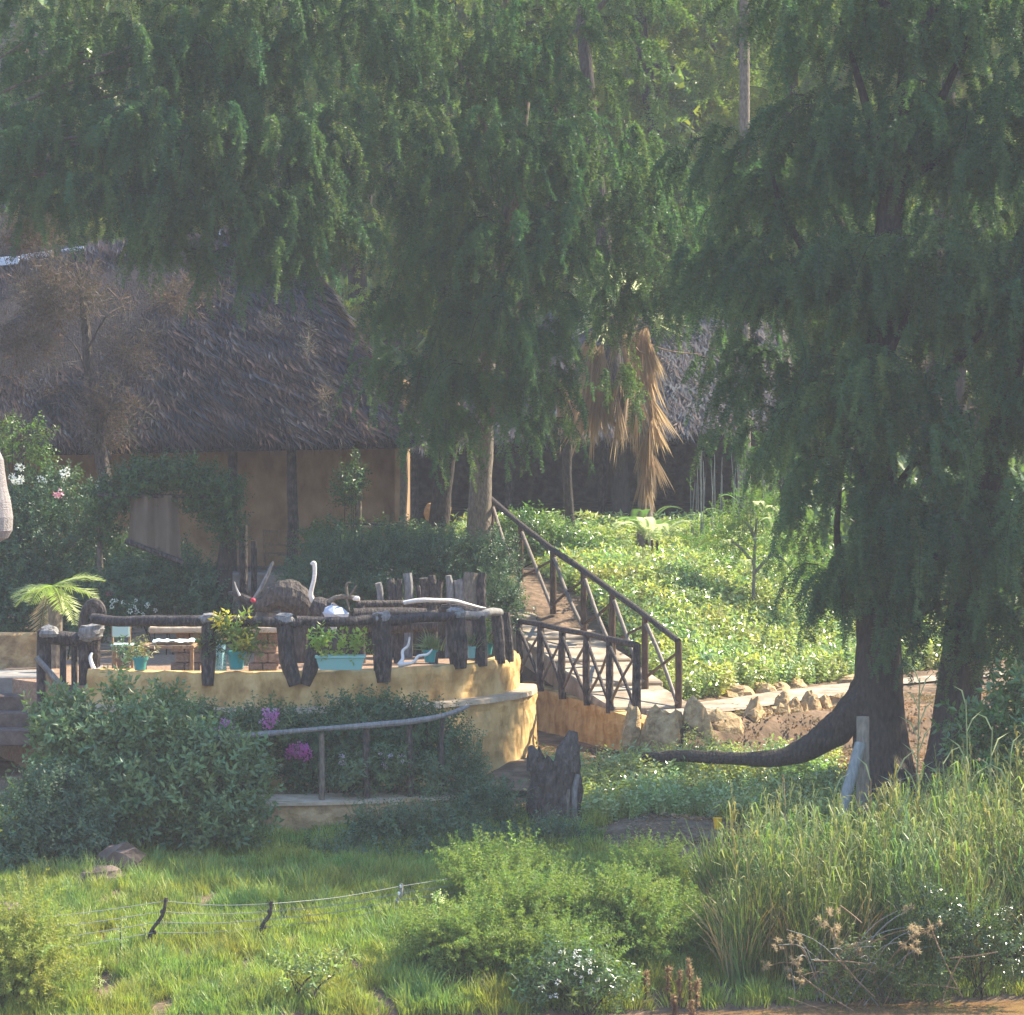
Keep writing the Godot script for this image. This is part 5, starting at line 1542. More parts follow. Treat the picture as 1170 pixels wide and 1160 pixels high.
	for s in stakes:
		var a := G(s[0] - (18 if s[0] == 186 else 8), s[2], -0.05)
		var c := P(s[0] + 4, s[1], -a.z)
		var stake := put("stake", log_mesh([a, a.lerp(c, 0.4) + Vector3(-0.04, 0, 0), a.lerp(c, 0.7) + Vector3(0.02, 0, 0), c], [0.024, 0.022, 0.018], 7, 0.2, 5), M.dark_wood if s[0] != 455 else M.grey_wood, t)
		for k in 4:
			var ins := put("insulator", rock_mesh(Vector3(0.02, 0.024, 0.02), k, 0.2, 5, 7), M.dark_wood if s[0] != 455 else M.bone, stake, true)
			ins.position = a.lerp(c, 0.4 + 0.18 * k)
		tops.append([a, c])
	tops.append([G(600, 1030), G(600, 1030) + Vector3(0.1, 0.5, 0)])
	for i in tops.size() - 1:
		for k in 4:
			var f := 0.4 + 0.18 * k
			var p: Vector3 = tops[i][0].lerp(tops[i][1], f)
			var q: Vector3 = tops[i + 1][0].lerp(tops[i + 1][1], f)
			put("wire", log_mesh([p, p.lerp(q, 0.5) + Vector3(0, -0.03, 0), q], [0.0042, 0.0042], 5, 0.0, 4), M.wire, t)
	# small things
	t = thing("yellow_cup", "small yellow plastic cup lying on the bare red soil", "cup", G(820, 948))
	b = Buf.new()
	lathe(b, G(820, 948), [[0.001, 0], [0.042, 0], [0.055, 0.13], [0.06, 0.13], [0.06, 0.14], [0.052, 0.14], [0.04, 0.02], [0.001, 0.015]], 16)
	put("cup", b.mesh(), M.yellow_plastic, t)
	var rk := put("rock", rock_mesh(Vector3(0.3, 0.3, 0.24), 33, 0.75, 8, 11, 0.2), M.brown_step)
	rk.position = G(140, 1000, 0.08)
	rk.rotation = Vector3(0.1, 0.4, -0.5)
	tagged(rk, "angular brown rock half hidden under the leafy shrub", "rock")
	rk = put("rock", rock_mesh(Vector3(0.3, 0.22, 0.25), 41, 0.5, 8, 11), M.brown_step)
	rk.position = G(112, 1012, 0.0)
	tagged(rk, "dark brown rock below the angular rock at the shrub", "rock")
	rk = put("rock", rock_mesh(Vector3(0.22, 0.24, 0.2), 43, 0.5, 8, 11), M.brown_step)
	rk.position = G(6, 1066, 0.08)
	tagged(rk, "brown rock beside the feathery yellow-green bush", "rock")
	t = thing("hanging_sack", "grey rough woven sack hanging on a rope by the hedge", "sack", P(-8, 620, 44.0))
	b = Buf.new()
	var sack := []
	for a in [[0.001, 0.0], [0.1, 0.01], [0.2, 0.06], [0.26, 0.16], [0.27, 0.34], [0.24, 0.55], [0.19, 0.75], [0.16, 0.95], [0.14, 1.12], [0.08, 1.25], [0.03, 1.3], [0.001, 1.31]]: sack.append(a)
	lathe(b, P(-8, 620, 44.0), sack, 22)
	put("sacking", b.mesh(), M.sacking, t)
	put("rope", pole(P(-8, 620, 44.0) + Vector3(0, 1.28, 0), P(-6, 150, 44.0 + 6.0), 0.012, 0.012, 5, 0.0), M.tan_wood, t)

# ---------------------------------------------------------------- shrubs, beds, grass
func build_green() -> void:
	rng.seed = 707
	# hedges behind the terrace
	var t := bush("flowering_hedge", "dark leafy hedge with white flowers behind the little palm", "hedge", on_ground(60, 52.0), px_lobes([[20, 640, 51.5, 0.7, 1.1, 0.6, 700], [90, 650, 51.8, 0.7, 1.1, 0.6, 700], [50, 575, 52.2, 0.7, 0.5, 0.5, 400], [10, 700, 51, 0.7, 0.6, 0.5, 400], [90, 705, 50.8, 0.7, 0.5, 0.5, 400]]), L.sprig, M.leaf, Color(0.075, 0.145, 0.07), 0.3, 1.05)
	flowers(t, [[P(22, 543, 51.6), 9, 0.13], [P(48, 548, 51.5), 2, 0.05], [P(75, 541, 51.6), 4, 0.07], [P(111, 555, 51.4), 3, 0.06]], Color(0.75, 0.78, 0.66), 0.8)
	flowers(t, [[P(65, 564, 51.3), 4, 0.05], [P(127, 677, 50.4), 2, 0.04]], Color(0.55, 0.04, 0.16), 0.9)
	bush("leafy_shrub", "yellow-green leafy sprouts growing above the dark hedge", "shrub", on_ground(42, 52.4), px_lobes([[42, 525, 52.2, 0.15, 0.5, 0.15, 60], [8, 505, 52, 0.25, 0.3, 0.2, 60]]), L.sprig, M.leaf, Color(0.11, 0.19, 0.04), 0.3)
	t = bush("flowering_hedge", "dark hedge with small white blossoms under the canvas screen", "hedge", on_ground(185, 51.5), px_lobes([[150, 680, 50.5, 0.55, 0.6, 0.5, 520], [200, 670, 51, 0.55, 0.55, 0.5, 480], [235, 690, 50.6, 0.35, 0.6, 0.4, 340], [165, 640, 52, 0.6, 0.35, 0.4, 300]]), L.sprig, M.leaf, Color(0.075, 0.145, 0.07), 0.3)
	flowers(t, [[P(150, 692, 49.9), 7, 0.14], [P(170, 698, 49.9), 4, 0.1], [P(130, 690, 49.9), 3, 0.06]], Color(0.72, 0.78, 0.6), 0.6)
	bush("clipped_hedge", "broad dark-green small-leaved hedge behind the log palisade", "hedge", on_ground(470, 51.5), px_lobes([[385, 650, 50.2, 0.6, 0.5, 0.5, 700], [440, 645, 50.4, 0.7, 0.45, 0.6, 800], [500, 645, 50.6, 0.7, 0.45, 0.6, 800], [555, 655, 50.6, 0.5, 0.6, 0.5, 620], [575, 690, 49.6, 0.25, 0.45, 0.3, 260], [350, 670, 49.6, 0.4, 0.35, 0.4, 260], [420, 680, 49.6, 0.7, 0.3, 0.3, 300]]), L.sprig_small, M.leaf, Color(0.08, 0.145, 0.07), 0.28, 1.1)
	bush("leafy_shrub", "airy shrub with thin stems before the hut's mud wall", "shrub", on_ground(400, 55.6), px_lobes([[395, 565, 55.6, 0.2, 0.35, 0.15, 70], [405, 545, 55.6, 0.14, 0.3, 0.1, 40], [375, 620, 55.2, 0.6, 0.25, 0.3, 240], [470, 622, 55.0, 0.8, 0.25, 0.4, 320]]), L.sprig, M.leaf, Color(0.08, 0.15, 0.04), 0.3)
	bush("leafy_shrub", "sunlit leafy shrub at the head of the garden stairs", "shrub", on_ground(590, 57.5), px_lobes([[560, 630, 57.2, 0.5, 0.4, 0.4, 260], [600, 615, 57.5, 0.5, 0.35, 0.4, 300], [645, 630, 57.2, 0.5, 0.3, 0.4, 240]]), L.sprig, M.glossy, Color(0.13, 0.23, 0.05), 0.3, 1.2)
	# slope beside the stairs: glossy groundcover in full sun
	var slope := func(x: float, d: float) -> bool:
		var stairs_x := lerpf(2.05, -0.1, clampf((d - 46.3) / 8.7, 0, 1)) + 0.72
		if x < stairs_x or d < 46.6: return false
		var dp := 46.9 + clampf(x - 2.2, 0.0, 9.0) * 1.45
		return d > dp + 0.55 and d < 58.5
	carpet("ground_cover", "dense glossy sunlit groundcover on the slope beside the stairs", "groundcover", slope, 17000, L.sprig, M.glossy, Color(0.35, 0.42, 0.15), 0.38, [0.9, 1.7], -0.2, 9.0, 46.6, 58.5, 0.6)
	var under := func(x: float, d: float) -> bool: return d > 58.5 and d < 65.0
	carpet("shade_planting", "low blue-green bedding plants in the shade before the far hut", "groundcover", under, 3200, L.sprig_long, M.leaf, Color(0.35, 0.42, 0.15), 0.25, [0.9, 1.6], -1.0, 6.0, 60.0, 65.5, 0.3, 0.8)
	var gap := func(x: float, d: float) -> bool:
		var near_x := lerpf(1.72, 0.1, clampf((d - 45.05) / 5.0, 0, 1)) + 0.3
		var stairs_x := lerpf(2.05, -0.1, clampf((d - 46.3) / 8.7, 0, 1)) - 0.68
		return x > near_x and x < stairs_x
	carpet("stair_planting", "dark strappy plants in the bed between the two stair railings", "groundcover", gap, 420, L.sprig_long, M.leaf, Color(0.1, 0.18, 0.07), 0.25, [1.0, 1.9], -1.0, 2.0, 46.0, 54.0, 0.4)
	# ferns and feathery shrubs above the slope
	t = thing("fern", "bright green fern fronds at the top of the slope", "fern", on_ground(745, 57.0))
	for i in 13:
		var o := leaf_part("frond", L.frond, Color(0.1, 0.22, 0.035), t)
		o.transform = Transform3D(Basis(Vector3.UP, TAU * i / 13.0 + R(-0.2, 0.2)) * Basis(Vector3.RIGHT, R(-0.5, 0.1)), Vector3(R(-0.3, 0.3), R(0.45, 0.8), R(-0.2, 0.2)))
	for i in 3: put("stem", pole(on_ground(745 + i * 6 - 6, 57.0, -0.05), on_ground(745 + i * 6 - 6, 57.0, 0.6), 0.03, 0.02, 6), M.bark, t)
	t = thing("feathery_shrub", "feathery sunlit shrub with bare pale branches above groundcover", "shrub", on_ground(860, 54.0))
	for a in [[[860, 680], [862, 640], [864, 600], [866, 592]], [[862, 645], [845, 625], [825, 612]], [[862, 655], [890, 625], [915, 612]], [[864, 620], [855, 600], [840, 590]], [[880, 632], [895, 640], [905, 652]]]:
		var pts := []
		for p in a: pts.append(P(p[0], p[1], 54.0))
		if a[0][1] == 680: pts[0] = on_ground(860, 54.0, -0.1)
		put("branch", log_mesh(pts, [0.032, 0.022, 0.01], 7, 0.08, 5), M.grey_wood, t)
	leaves_on(t, "foliage", px_lobes([[830, 600, 54.0, 0.35, 0.2, 0.3, 60], [880, 590, 54.2, 0.5, 0.3, 0.4, 110], [915, 620, 54.0, 0.45, 0.3, 0.4, 100], [930, 660, 53.6, 0.5, 0.3, 0.4, 90], [845, 625, 54.2, 0.4, 0.2, 0.3, 60], [890, 640, 53.9, 0.4, 0.2, 0.3, 60], [805, 615, 54.4, 0.3, 0.15, 0.3, 40], [860, 570, 54.2, 0.3, 0.15, 0.3, 40]]), L.feather_up, M.feather, Color(0.16, 0.27, 0.06), 0.3, 0.7, 0.2)
	for i in 26:
		var o := leaf_part("frond", L.frond, [Color(0.08, 0.18, 0.035), Color(0.11, 0.22, 0.045)][i % 2], t)
		var p := P(R(820, 925), R(575, 650), 54.0 + R(-0.7, 0.7))
		o.transform = Transform3D(Basis(Vector3.UP, R(0, TAU)) * Basis(Vector3.RIGHT, R(-0.3, 0.5)) * Basis.from_scale(Vector3.ONE * R(0.35, 0.6)), p - t.position)
	t = thing("reed_screen", "tall blue-green reed stems standing beside the far hut", "reeds", on_ground(835, 62.0))
	for i in 34:
		var px := R(790, 885)
		var d := R(61.5, 62.5)
		var o := put("reed", pole(on_ground(px, d, -0.05), P(px + R(-6, 6), R(505, 560), d), 0.014, 0.006, 5, 0.0, 0.05), M.strut, t)
	# bed and shrubs below the terrace
	t = bush("bougainvillea", "leafy bougainvillea with magenta blossoms below the terrace parapet", "shrub", ring(-0.25, 4.9, 1.4), px_lobes([[250, 850, 41.0, 0.55, 0.32, 0.3, 420], [215, 830, 41.0, 0.4, 0.3, 0.3, 260], [300, 835, 41.2, 0.4, 0.25, 0.3, 240]]), L.sprig, M.leaf, Color(0.1, 0.16, 0.06), 0.28, 0.9)
	flowers(t, [[P(258, 832, 40.65), 9, 0.08], [P(303, 822, 40.8), 9, 0.09], [P(315, 818, 40.8), 5, 0.05], [P(238, 838, 40.65), 5, 0.06], [P(278, 850, 40.65), 3, 0.05], [P(150, 818, 40.8), 4, 0.05], [P(166, 818, 40.9), 3, 0.05]], Color(0.45, 0.02, 0.26), 0.8)
	t = bush("bougainvillea", "dark green creeper with bright magenta cluster behind the pole fence", "shrub", ring(0.25, 4.6, 1.4), px_lobes([[345, 850, 41.4, 0.45, 0.42, 0.25, 420], [400, 850, 41.5, 0.5, 0.4, 0.25, 440], [455, 845, 41.7, 0.5, 0.42, 0.25, 440], [500, 850, 42.0, 0.35, 0.4, 0.25, 300], [420, 812, 41.8, 0.7, 0.12, 0.15, 180], [350, 885, 41.3, 0.4, 0.2, 0.2, 200], [440, 885, 41.4, 0.6, 0.2, 0.2, 260]]), L.sprig, M.leaf, Color(0.07, 0.14, 0.055), 0.28, 0.85)
	flowers(t, [[P(343, 857, 41.05), 12, 0.08], [P(332, 860, 41.05), 5, 0.06], [P(350, 862, 41.05), 6, 0.05]], Color(0.55, 0.02, 0.34), 0.8)
	flowers(t, [[P(418, 823, 41.4), 5, 0.06]], Color(0.55, 0.15, 0.05), 0.6)
	t = bush("flowering_plant", "pale mauve flowering plants rising behind the garden wall", "plant", ring(0.3, 5.2, 1.4), px_lobes([[400, 890, 40.9, 0.25, 0.2, 0.15, 90], [440, 882, 41.0, 0.3, 0.22, 0.15, 100], [490, 892, 41.2, 0.25, 0.2, 0.15, 80]]), L.sprig_long, M.leaf, Color(0.13, 0.2, 0.09), 0.25, 0.7, 1.2)
	flowers(t, [[P(440, 868, 40.85), 6, 0.1], [P(392, 868, 40.8), 3, 0.05], [P(460, 868, 40.9), 3, 0.06]], Color(0.45, 0.33, 0.42), 0.5)
	t = thing("grass_tuft", "spiky dark grass tuft against the terrace wall", "grass tuft", ring(arc_px(235, 4.6), 4.6, 1.4))
	for i in 5:
		var o := leaf_part("blades", L.reed, Color(0.06, 0.1, 0.04), t)
		o.transform = Transform3D(Basis(Vector3.UP, R(0, TAU)) * Basis.from_scale(Vector3(0.6, R(0.65, 0.85), 0.6)), Vector3(R(-0.1, 0.1), 0, R(-0.1, 0.1)))
	# big riverside shrubs
	bush("leafy_shrub", "large grey-green leafy shrub in front of the slatted gate", "shrub", on_ground(180, 39.3), px_lobes([[90, 860, 40.0, 0.55, 0.5, 0.5, 430], [170, 850, 39.8, 0.65, 0.5, 0.5, 500], [240, 880, 39.6, 0.6, 0.5, 0.5, 480], [150, 920, 39.4, 0.75, 0.55, 0.5, 560], [240, 940, 39.3, 0.6, 0.5, 0.5, 460], [70, 830, 40.2, 0.35, 0.4, 0.3, 160], [135, 800, 40.2, 0.12, 0.3, 0.12, 40], [192, 800, 40.1, 0.1, 0.25, 0.1, 26], [280, 900, 39.6, 0.3, 0.35, 0.3, 160]]), L.sprig_big, M.leaf, Color(0.15, 0.23, 0.1), 0.3, 0.66, 0.8)
	bush("leafy_shrub", "dark rounded shrub at the foot of the brown steps", "shrub", on_ground(45, 38.4), px_lobes([[30, 960, 38.6, 0.55, 0.55, 0.5, 620], [90, 940, 38.9, 0.4, 0.4, 0.4, 400], [60, 905, 39.2, 0.5, 0.3, 0.4, 380], [15, 1010, 38.2, 0.4, 0.4, 0.4, 360], [100, 975, 38.6, 0.3, 0.35, 0.3, 240]]), L.sprig, M.leaf, Color(0.095, 0.16, 0.08), 0.3, 0.9)
	bush("leafy_shrub", "low tangled shrub under the corner of the garden wall", "shrub", on_ground(540, 41.2), px_lobes([[530, 890, 41.6, 0.3, 0.5, 0.3, 330], [560, 930, 41.0, 0.4, 0.35, 0.4, 330], [500, 950, 40.2, 0.5, 0.3, 0.4, 330], [440, 955, 39.9, 0.5, 0.3, 0.3, 300]]), L.sprig_small, M.leaf, Color(0.1, 0.165, 0.075), 0.28, 1.1)
	bush("leafy_shrub", "dark spreading scrub at the foot of the rotten stump", "shrub", on_ground(600, 40.0), px_lobes([[560, 985, 39.8, 0.6, 0.3, 0.4, 380], [630, 970, 40.0, 0.5, 0.28, 0.4, 340], [480, 995, 39.4, 0.6, 0.25, 0.4, 340], [390, 990, 39.4, 0.6, 0.25, 0.4, 300]]), L.sprig_small, M.leaf, Color(0.095, 0.155, 0.075), 0.28, 1.1)
	bush("leafy_shrub", "broad-leaved light green shrub beside the leaning dark trunk", "shrub", on_ground(1150, 40.6), px_lobes([[1150, 830, 40.8, 0.35, 0.5, 0.3, 110], [1120, 870, 40.6, 0.3, 0.3, 0.3, 60], [1165, 880, 40.4, 0.35, 0.45, 0.3, 110], [1110, 830, 40.8, 0.2, 0.2, 0.2, 26], [1175, 790, 40.8, 0.3, 0.4, 0.3, 80]]), L.sprig_big, M.glossy, Color(0.09, 0.19, 0.045), 0.3, 0.8, 0.3)
	# low plants in the shade right of the stump
	var shade := func(x: float, d: float) -> bool:
		if Vector2(x - 2.1, (d - 40.4) * 0.9).length() < 0.75 + 0.35 * noise.get_noise_2d(x * 200, d * 200): return false
		return d < 44.4 + clampf(x - 1.9, 0, 6) * 0.72 - 0.2
	carpet("bed_planting", "low grey-green bedding plants in the shade behind the stump", "groundcover", shade, 2600, L.sprig, M.glossy, Color(0.35, 0.42, 0.15), 0.28, [0.7, 1.3], 0.35, 4.4, 40.9, 44.6, 0.5, 0.5)
	var litter := func(x: float, d: float) -> bool: return d < 46.4 + clampf(x - 1.9, 0, 6) * 0.72
	carpet("leaf_litter", "fallen brown leaves strewn over the bare ground by the path", "leaf litter", litter, 3000, L.litter, M.dry, Color(0.26, 0.17, 0.09), 0.45, [0.6, 1.2], 0.3, 8.0, 39.5, 51.0, 0.15, 0.4)
	# thorn scrub in the sun: feathery mesquite bushes
	for a in [[520, 1085, 36.3, 0.6, 0.5, 420, "yellow-green feathery thorn bush beside the tall bright shoot"], [600, 1060, 36.9, 0.7, 0.6, 560, "feathery thorn bush with tips catching the sun, below the stump"], [680, 1045, 37.4, 0.7, 0.6, 560, "spreading feathery thorn bush beside the bare red mound"], [755, 1070, 36.8, 0.65, 0.5, 460, "low feathery thorn bush beside the thin dry stalks"], [640, 1100, 35.8, 0.7, 0.45, 460, "feathery thorn bush behind the white-specked glossy weeds"], [735, 1010, 38.3, 0.5, 0.45, 320, "small dark feathery thorn bush at the edge of red soil"], [580, 1010, 38.6, 0.7, 0.4, 360, "half-shaded feathery thorn bush behind the wire fence"], [830, 1060, 37.2, 0.5, 0.35, 260, "low feathery thorn bush at the foot of tall reeds"]]:
		var base := G(a[0], minf(a[1] + a[4] * 62.0, 1158.0))
		var c := P(a[0], a[1], -base.z)
		var lobes := []
		for i in 7: lobes.append([Vector3(c.x + R(-0.6, 0.6) * a[3], maxf(base.y + 0.15, c.y + R(-0.3, 0.4) * a[4]), c.z + R(-0.4, 0.4)), Vector3(a[3] * R(0.3, 0.6), a[4] * R(0.3, 0.55), a[3] * R(0.3, 0.5)), int(a[5] / 4.4)])
		bush("thorn_bush", a[6], "bush", base, lobes, L.feather_up, M.feather, Color(0.2, 0.28, 0.07), 0.25, 0.75, 0.35)
	bush("feathery_bush", "yellow-green feathery bush growing over the brown rock", "bush", G(10, 1150), fg(10, 1150, [[5, 1085, 0.1, 0.35, 0.4, 0.3, 200], [40, 1110, 0, 0.3, 0.3, 0.3, 150], [0, 1130, 0, 0.4, 0.3, 0.3, 160], [30, 1050, 0.2, 0.2, 0.2, 0.2, 60], [60, 1090, 0.1, 0.25, 0.15, 0.2, 60]]), L.feather_up, M.feather, Color(0.28, 0.32, 0.08), 0.25, 0.75, 0.3)
	# single sprouts
	for a in [[500, 1110, 1022, 35.9, 46, "tall bright green leafy shoot rising out of the thorn bushes", 0.85, Color(0.2, 0.36, 0.06)], [112, 1136, 1103, 34.4, 18, "small bright yellow-green seedling in the sunny grass", 0.6, Color(0.4, 0.5, 0.08)], [137, 1100, 1055, 35.8, 18, "slender pale green weed in the grass before wire fence", 0.5, Color(0.17, 0.27, 0.1)]]:
		var foot := G(a[0], a[1])
		var top := P(a[0], a[2], -foot.z)
		t = thing("sprout", a[5], "plant", foot)
		put("stem", pole(foot + Vector3(0, -0.05, 0), top, 0.012, 0.005, 5, 0.0, 0.02), M.bark, t)
		var places := []
		for i in a[4]:
			var f: float = (i + 1.0) / a[4]
			var o := leaf_part("leaf_sprig", L.sprig, a[7], t)
			o.transform = Transform3D(facing((Vector3.UP * 0.5 + unit()).normalized(), R(0, TAU), a[6] * R(0.6, 1.0) * (1.0 - 0.4 * f)), foot.lerp(top, 0.1 + 0.9 * f) - foot)
	bush("leafy_weed", "low broad-leaved weed with pale yellowish leaves in the grass", "plant", G(345, 1145), fg(345, 1145, [[345, 1118, 0, 0.22, 0.16, 0.2, 34], [375, 1110, 0.2, 0.15, 0.1, 0.15, 16], [330, 1108, 0.1, 0.1, 0.12, 0.1, 10]]), L.sprig_big, M.leaf, Color(0.24, 0.32, 0.1), 0.3, 0.55)
	t = bush("leafy_weed", "glossy weeds with white glints built as flowers in front of thorn bushes", "plant", G(660, 1158), fg(660, 1158, [[650, 1115, 0, 0.4, 0.25, 0.25, 150], [620, 1135, 0, 0.3, 0.2, 0.2, 80], [690, 1130, 0, 0.3, 0.2, 0.2, 80]]), L.sprig_long, M.glossy, Color(0.12, 0.2, 0.06), 0.3, 0.7)
	flowers(t, [[P(648, 1100, 33.7), 7, 0.14], [P(675, 1110, 33.7), 7, 0.12], [P(630, 1130, 33.7), 4, 0.1], [P(668, 1130, 33.7), 4, 0.1]], Color(0.7, 0.72, 0.66), 0.4)  # small white blossoms stand in for glints on the shiny leaves
	# dock with rust-brown seed spikes
	t = thing("dock_plant", "withered dock with rust-brown seed spikes at the waterside", "plant", on_ground(780, 34.2))
	for a in [[738, 1112, 34.3], [763, 1105, 34.3], [776, 1112, 34.2], [788, 1100, 34.2], [796, 1120, 34.1], [770, 1140, 34.0], [790, 1145, 33.9]]:
		var top := P(a[0], a[1], a[2])
		var foot := on_ground(a[0], a[2], -0.03)
		put("stem", pole(foot, top, 0.008, 0.005, 5), M.bark, t)
		for i in 16:
			var o := leaf_part("seed_cluster", L.seed_head, [Color(0.09, 0.04, 0.025), Color(0.13, 0.06, 0.03)][i % 2], t)
			o.transform = Transform3D(facing(unit(), 0, R(0.35, 0.6)), foot.lerp(top, 0.35 + 0.65 * i / 15.0) + unit() * 0.02 - t.position)
	# grass
	var lawn := func(x: float, d: float) -> bool:
		if height(x, d) < 0.03: return false
		if Vector2(x - 2.1, (d - 40.2) * 0.8).length() < 1.1 + 0.5 * noise.get_noise_2d(x * 200, d * 200): return false
		return d < 41.5 or x > 3.2
	carpet("lawn_grass", "fine bright green grass covering the river bank", "grass", lawn, 32000, L.grass, M.blade, Color(0.29, 0.35, 0.075), 0.35, [0.4, 1.1], -6.5, 7.0, 32.6, 42.3, 0.35, 0.25)
	var tufts := func(x: float, d: float) -> bool: return height(x, d) > 0.02 and d < 38.5 and noise.get_noise_2d(x * 70.0, d * 70.0 + 90.0) > -0.1
	carpet("grass_tussocks", "longer yellow-green grass tufts scattered over the river bank", "grass", tufts, 2200, L.tall_grass, M.blade, Color(0.24, 0.3, 0.08), 0.3, [0.25, 0.55], -6.2, 3.6, 32.6, 38.5, 0.35, 0.2)
	# tall reeds at the right
	var reeds := func(x: float, d: float) -> bool:
		var u := (x - 2.55) / 0.7
		return height(x, d) > 0.16 and d < 37.0 + clampf(x - 4.0, 0.0, 1.4) * 1.6 and x > 2.3 + 0.5 * noise.get_noise_1d(d * 60.0) + maxf(0.0, d - 36.5) * 0.35
	carpet("reed_bed", "dense tall sunlit reeds and grass at the water's edge", "reeds", reeds, 4600, L.reed, M.blade, Color(0.16, 0.22, 0.06), 0.4, [0.45, 0.95], 2.2, 7.2, 33.9, 39.4, 0.22, 0.4)
	carpet("dry_reeds", "straw-coloured dry blades mixed through the reed bed", "reeds", reeds, 900, L.reed, M.dry, Color(0.36, 0.28, 0.15), 0.3, [0.5, 1.0], 2.2, 7.2, 33.9, 39.4, 0.45, 0.2)
	carpet("reed_shoots", "fresh leafy green shoots standing among the reeds", "reeds", reeds, 2200, L.reed_plant0, M.blade, Color(0.2, 0.28, 0.07), 0.35, [0.5, 1.0], 2.4, 7.2, 34.1, 39.4, 0.16, 0.3)
	carpet("plumed_reeds", "reeds with thin straw plumes standing in the reed bed", "reeds", reeds, 900, L.reed_plant1, M.blade, Color(0.26, 0.28, 0.12), 0.3, [0.6, 1.1], 2.4, 7.2, 34.1, 39.4, 0.14, 0.5)
	for a in [[864, 1030, 950, 37.6, 4], [842, 1040, 965, 37.2, 0], [900, 1030, 912, 38.0, 3], [898, 1060, 885, 37.0, 0], [938, 1000, 930, 38.6, 3], [808, 1050, 972, 37.5, 0], [888, 1065, 940, 36.8, 5], [1048, 925, 775, 39.6, 9], [1105, 1000, 800, 38.6, 5], [1080, 940, 870, 39.0, 4], [1130, 980, 830, 38.4, 5], [1020, 1000, 880, 38.4, 4], [1150, 1000, 860, 37.8, 4], [955, 1010, 905, 38.2, 4], [1000, 1010, 890, 38.2, 3], [1165, 1010, 900, 37.4, 4], [920, 1060, 950, 36.8, 4], [975, 1050, 940, 36.8, 3]]:
		var foot := on_ground(a[0], a[3])
		var top := P(a[0] + R(-5, 5), a[2], a[3])
		t = thing("reed_stalk", "single tall reed with paired pale leaves in front of big trunk" if a[0] == 1048 else ("bare straw-coloured stalk standing above the bank grass" if a[4] == 0 else "tall leafy reed stalk standing above the reed bed"), "reed", foot, "" if a[0] == 1048 else ("bare stalks" if a[4] == 0 else "reed stalks above the bed"))
		put("stem", pole(foot + Vector3(0, -0.05, 0), top, 0.013, 0.007, 6, 0.0, 0.03), M.tan_wood if a[4] < 4 else M.green_stem, t)
		for i in a[4]:
			var b := Buf.new()
			var f: float = 0.35 + 0.62 * i / maxf(1.0, a[4] - 1.0)
			var p := foot.lerp(top, f)
			var s := 1.0 if i % 2 else -1.0
			var side := Vector3(s * R(0.25, 0.6), R(0.8, 1.2), R(-0.5, 0.5)).normalized()
			var length := R(0.3, 0.45)
			var q1 := p + side * length * 0.55
			var q2 := p + side * length * 0.85 + Vector3(s * 0.09, 0.03 - 0.07 * rng.randf(), 0)
			var w := Vector3(-side.y, side.x, 0.4).normalized() * 0.01
			b.quad(p - w * 0.6, p + w * 0.6, q1 + w, q1 - w)
			b.tri(q1 - w, q1 + w, q2)
			var o := leaf_part("blade", b.mesh(), Color(0.2, 0.27, 0.12), t)
			o.position = -t.position
	# sedge clump with tan heads leaning out over the water
	t = thing("sedge_clump", "leaning sedge clump with tan fluffy seed heads over the water", "sedge", on_ground(960, 35.0))
	for i in 44:
		var foot := on_ground(R(900, 1010), R(34.5, 34.9))
		var top := P(R(870, 1070), R(1035, 1120), 34.35 + R(-0.3, 0.3))
		put("stem", log_mesh([foot, foot.lerp(top, 0.6) + Vector3(0, 0.15, 0), top], [0.007, 0.005, 0.003], 5, 0.0, 4), M.strut if i % 3 else M.tan_wood, t)
		if i % 2 == 0:
			for k in 5:
				var o := leaf_part("seed_head", L.seed_head, [Color(0.3, 0.24, 0.14), Color(0.24, 0.2, 0.11)][k % 2], t)
				o.transform = Transform3D(facing(unit(), 0, R(0.3, 0.6)), top + unit() * 0.06 - t.position)
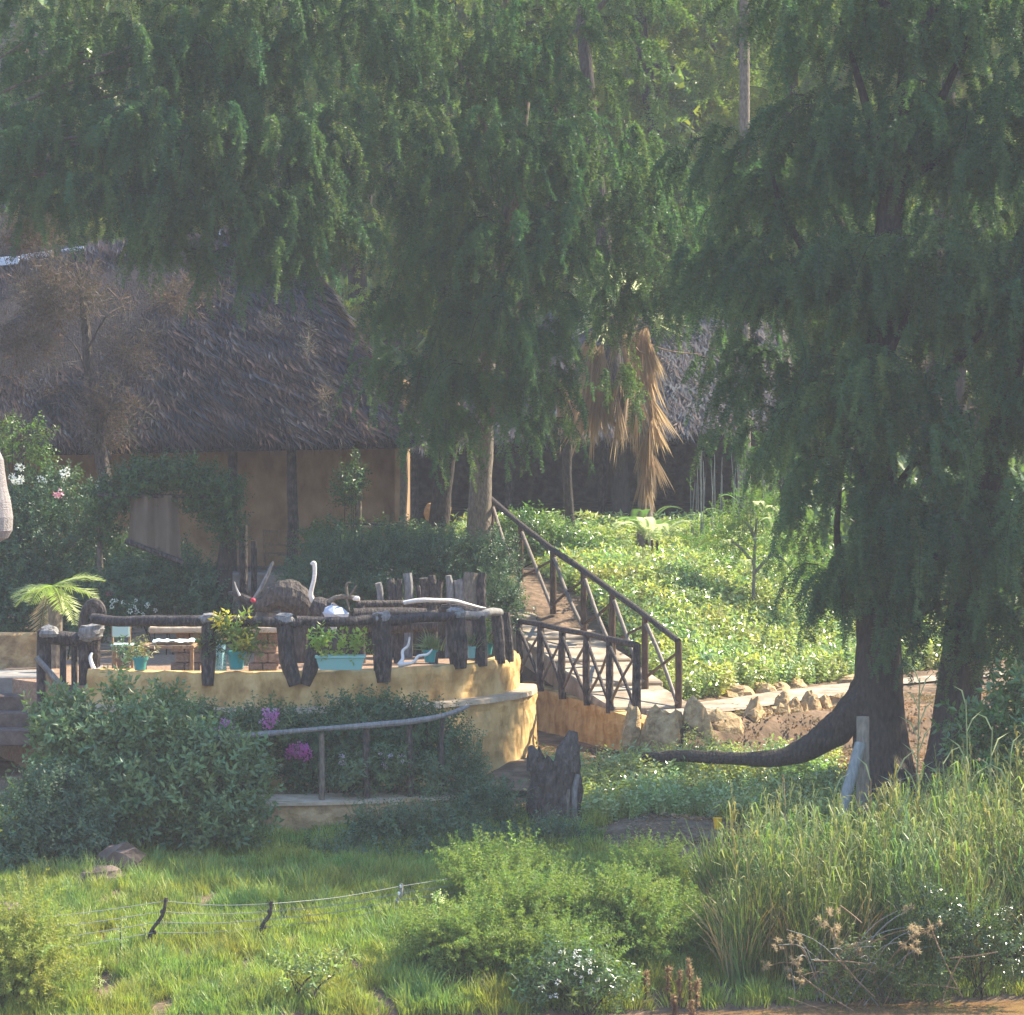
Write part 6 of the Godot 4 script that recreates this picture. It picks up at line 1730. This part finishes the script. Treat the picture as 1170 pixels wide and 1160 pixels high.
	leaves_on(t, "leaves", px_lobes([[980, 1110, 34.5, 0.6, 0.25, 0.2, 140], [1060, 1120, 34.5, 0.5, 0.2, 0.2, 80]]), L.sprig_long, M.leaf, Color(0.11, 0.16, 0.05), 0.3, 0.6, 0.2)
	t = thing("fallen_stalks", "fallen straw stalks leaning crosswise over the reed bed's edge", "stalks", on_ground(1040, 34.8))
	for a in [[930, 1098, 995, 1102], [900, 1140, 960, 1160], [955, 1090, 1000, 1140], [1060, 1050, 1100, 1140], [1085, 1095, 1140, 1088], [960, 1035, 985, 1055], [1040, 1125, 1095, 1130], [915, 1115, 975, 1155], [1075, 1150, 1100, 1090]]:
		put("stalk", pole(P(a[0], a[1], 34.3), P(a[2], a[3], 34.2), 0.008, 0.006, 5, 0.0, 0.02), M.tan_wood, t)
	t = thing("bank_shrub", "small-leaved shrub growing among the reeds at the waterline", "shrub", on_ground(1110, 34.9))
	leaves_on(t, "foliage", px_lobes([[1100, 1060, 34.6, 0.5, 0.35, 0.25, 190], [1150, 1090, 34.5, 0.4, 0.35, 0.25, 150], [1060, 1040, 34.6, 0.3, 0.25, 0.2, 70]]), L.sprig, M.glossy, Color(0.07, 0.12, 0.035), 0.3, 0.7)
	stems_to(t, on_ground(1110, 34.9), px_lobes([[1100, 1060, 34.9, 0.5, 0.35, 0.3, 0], [1150, 1090, 34.8, 0.4, 0.35, 0.3, 0]]), 0.015, M.bark, 4)
	var wood := func(x: float, d: float) -> bool: return d > 59.5 or d > 56.0 + (x - 5.0)
	carpet("understory", "leafy undergrowth beneath the trees behind the path and huts", "undergrowth", wood, 5000, L.sprig_big, M.leaf, Color(0.12, 0.19, 0.06), 0.35, [1.4, 2.6], 5.4, 16.0, 56.0, 80.0, 0.5)
	var far := func(_x: float, d: float) -> bool: return d > 84.0
	carpet("hillside_scrub", "leafy scrub covering the hillside behind the woodland trees", "scrub", far, 5200, L.sprig_big, M.leaf, Color(0.17, 0.23, 0.05), 0.35, [3.5, 7.0], -26.0, 26.0, 84.0, 125.0, 0.5)
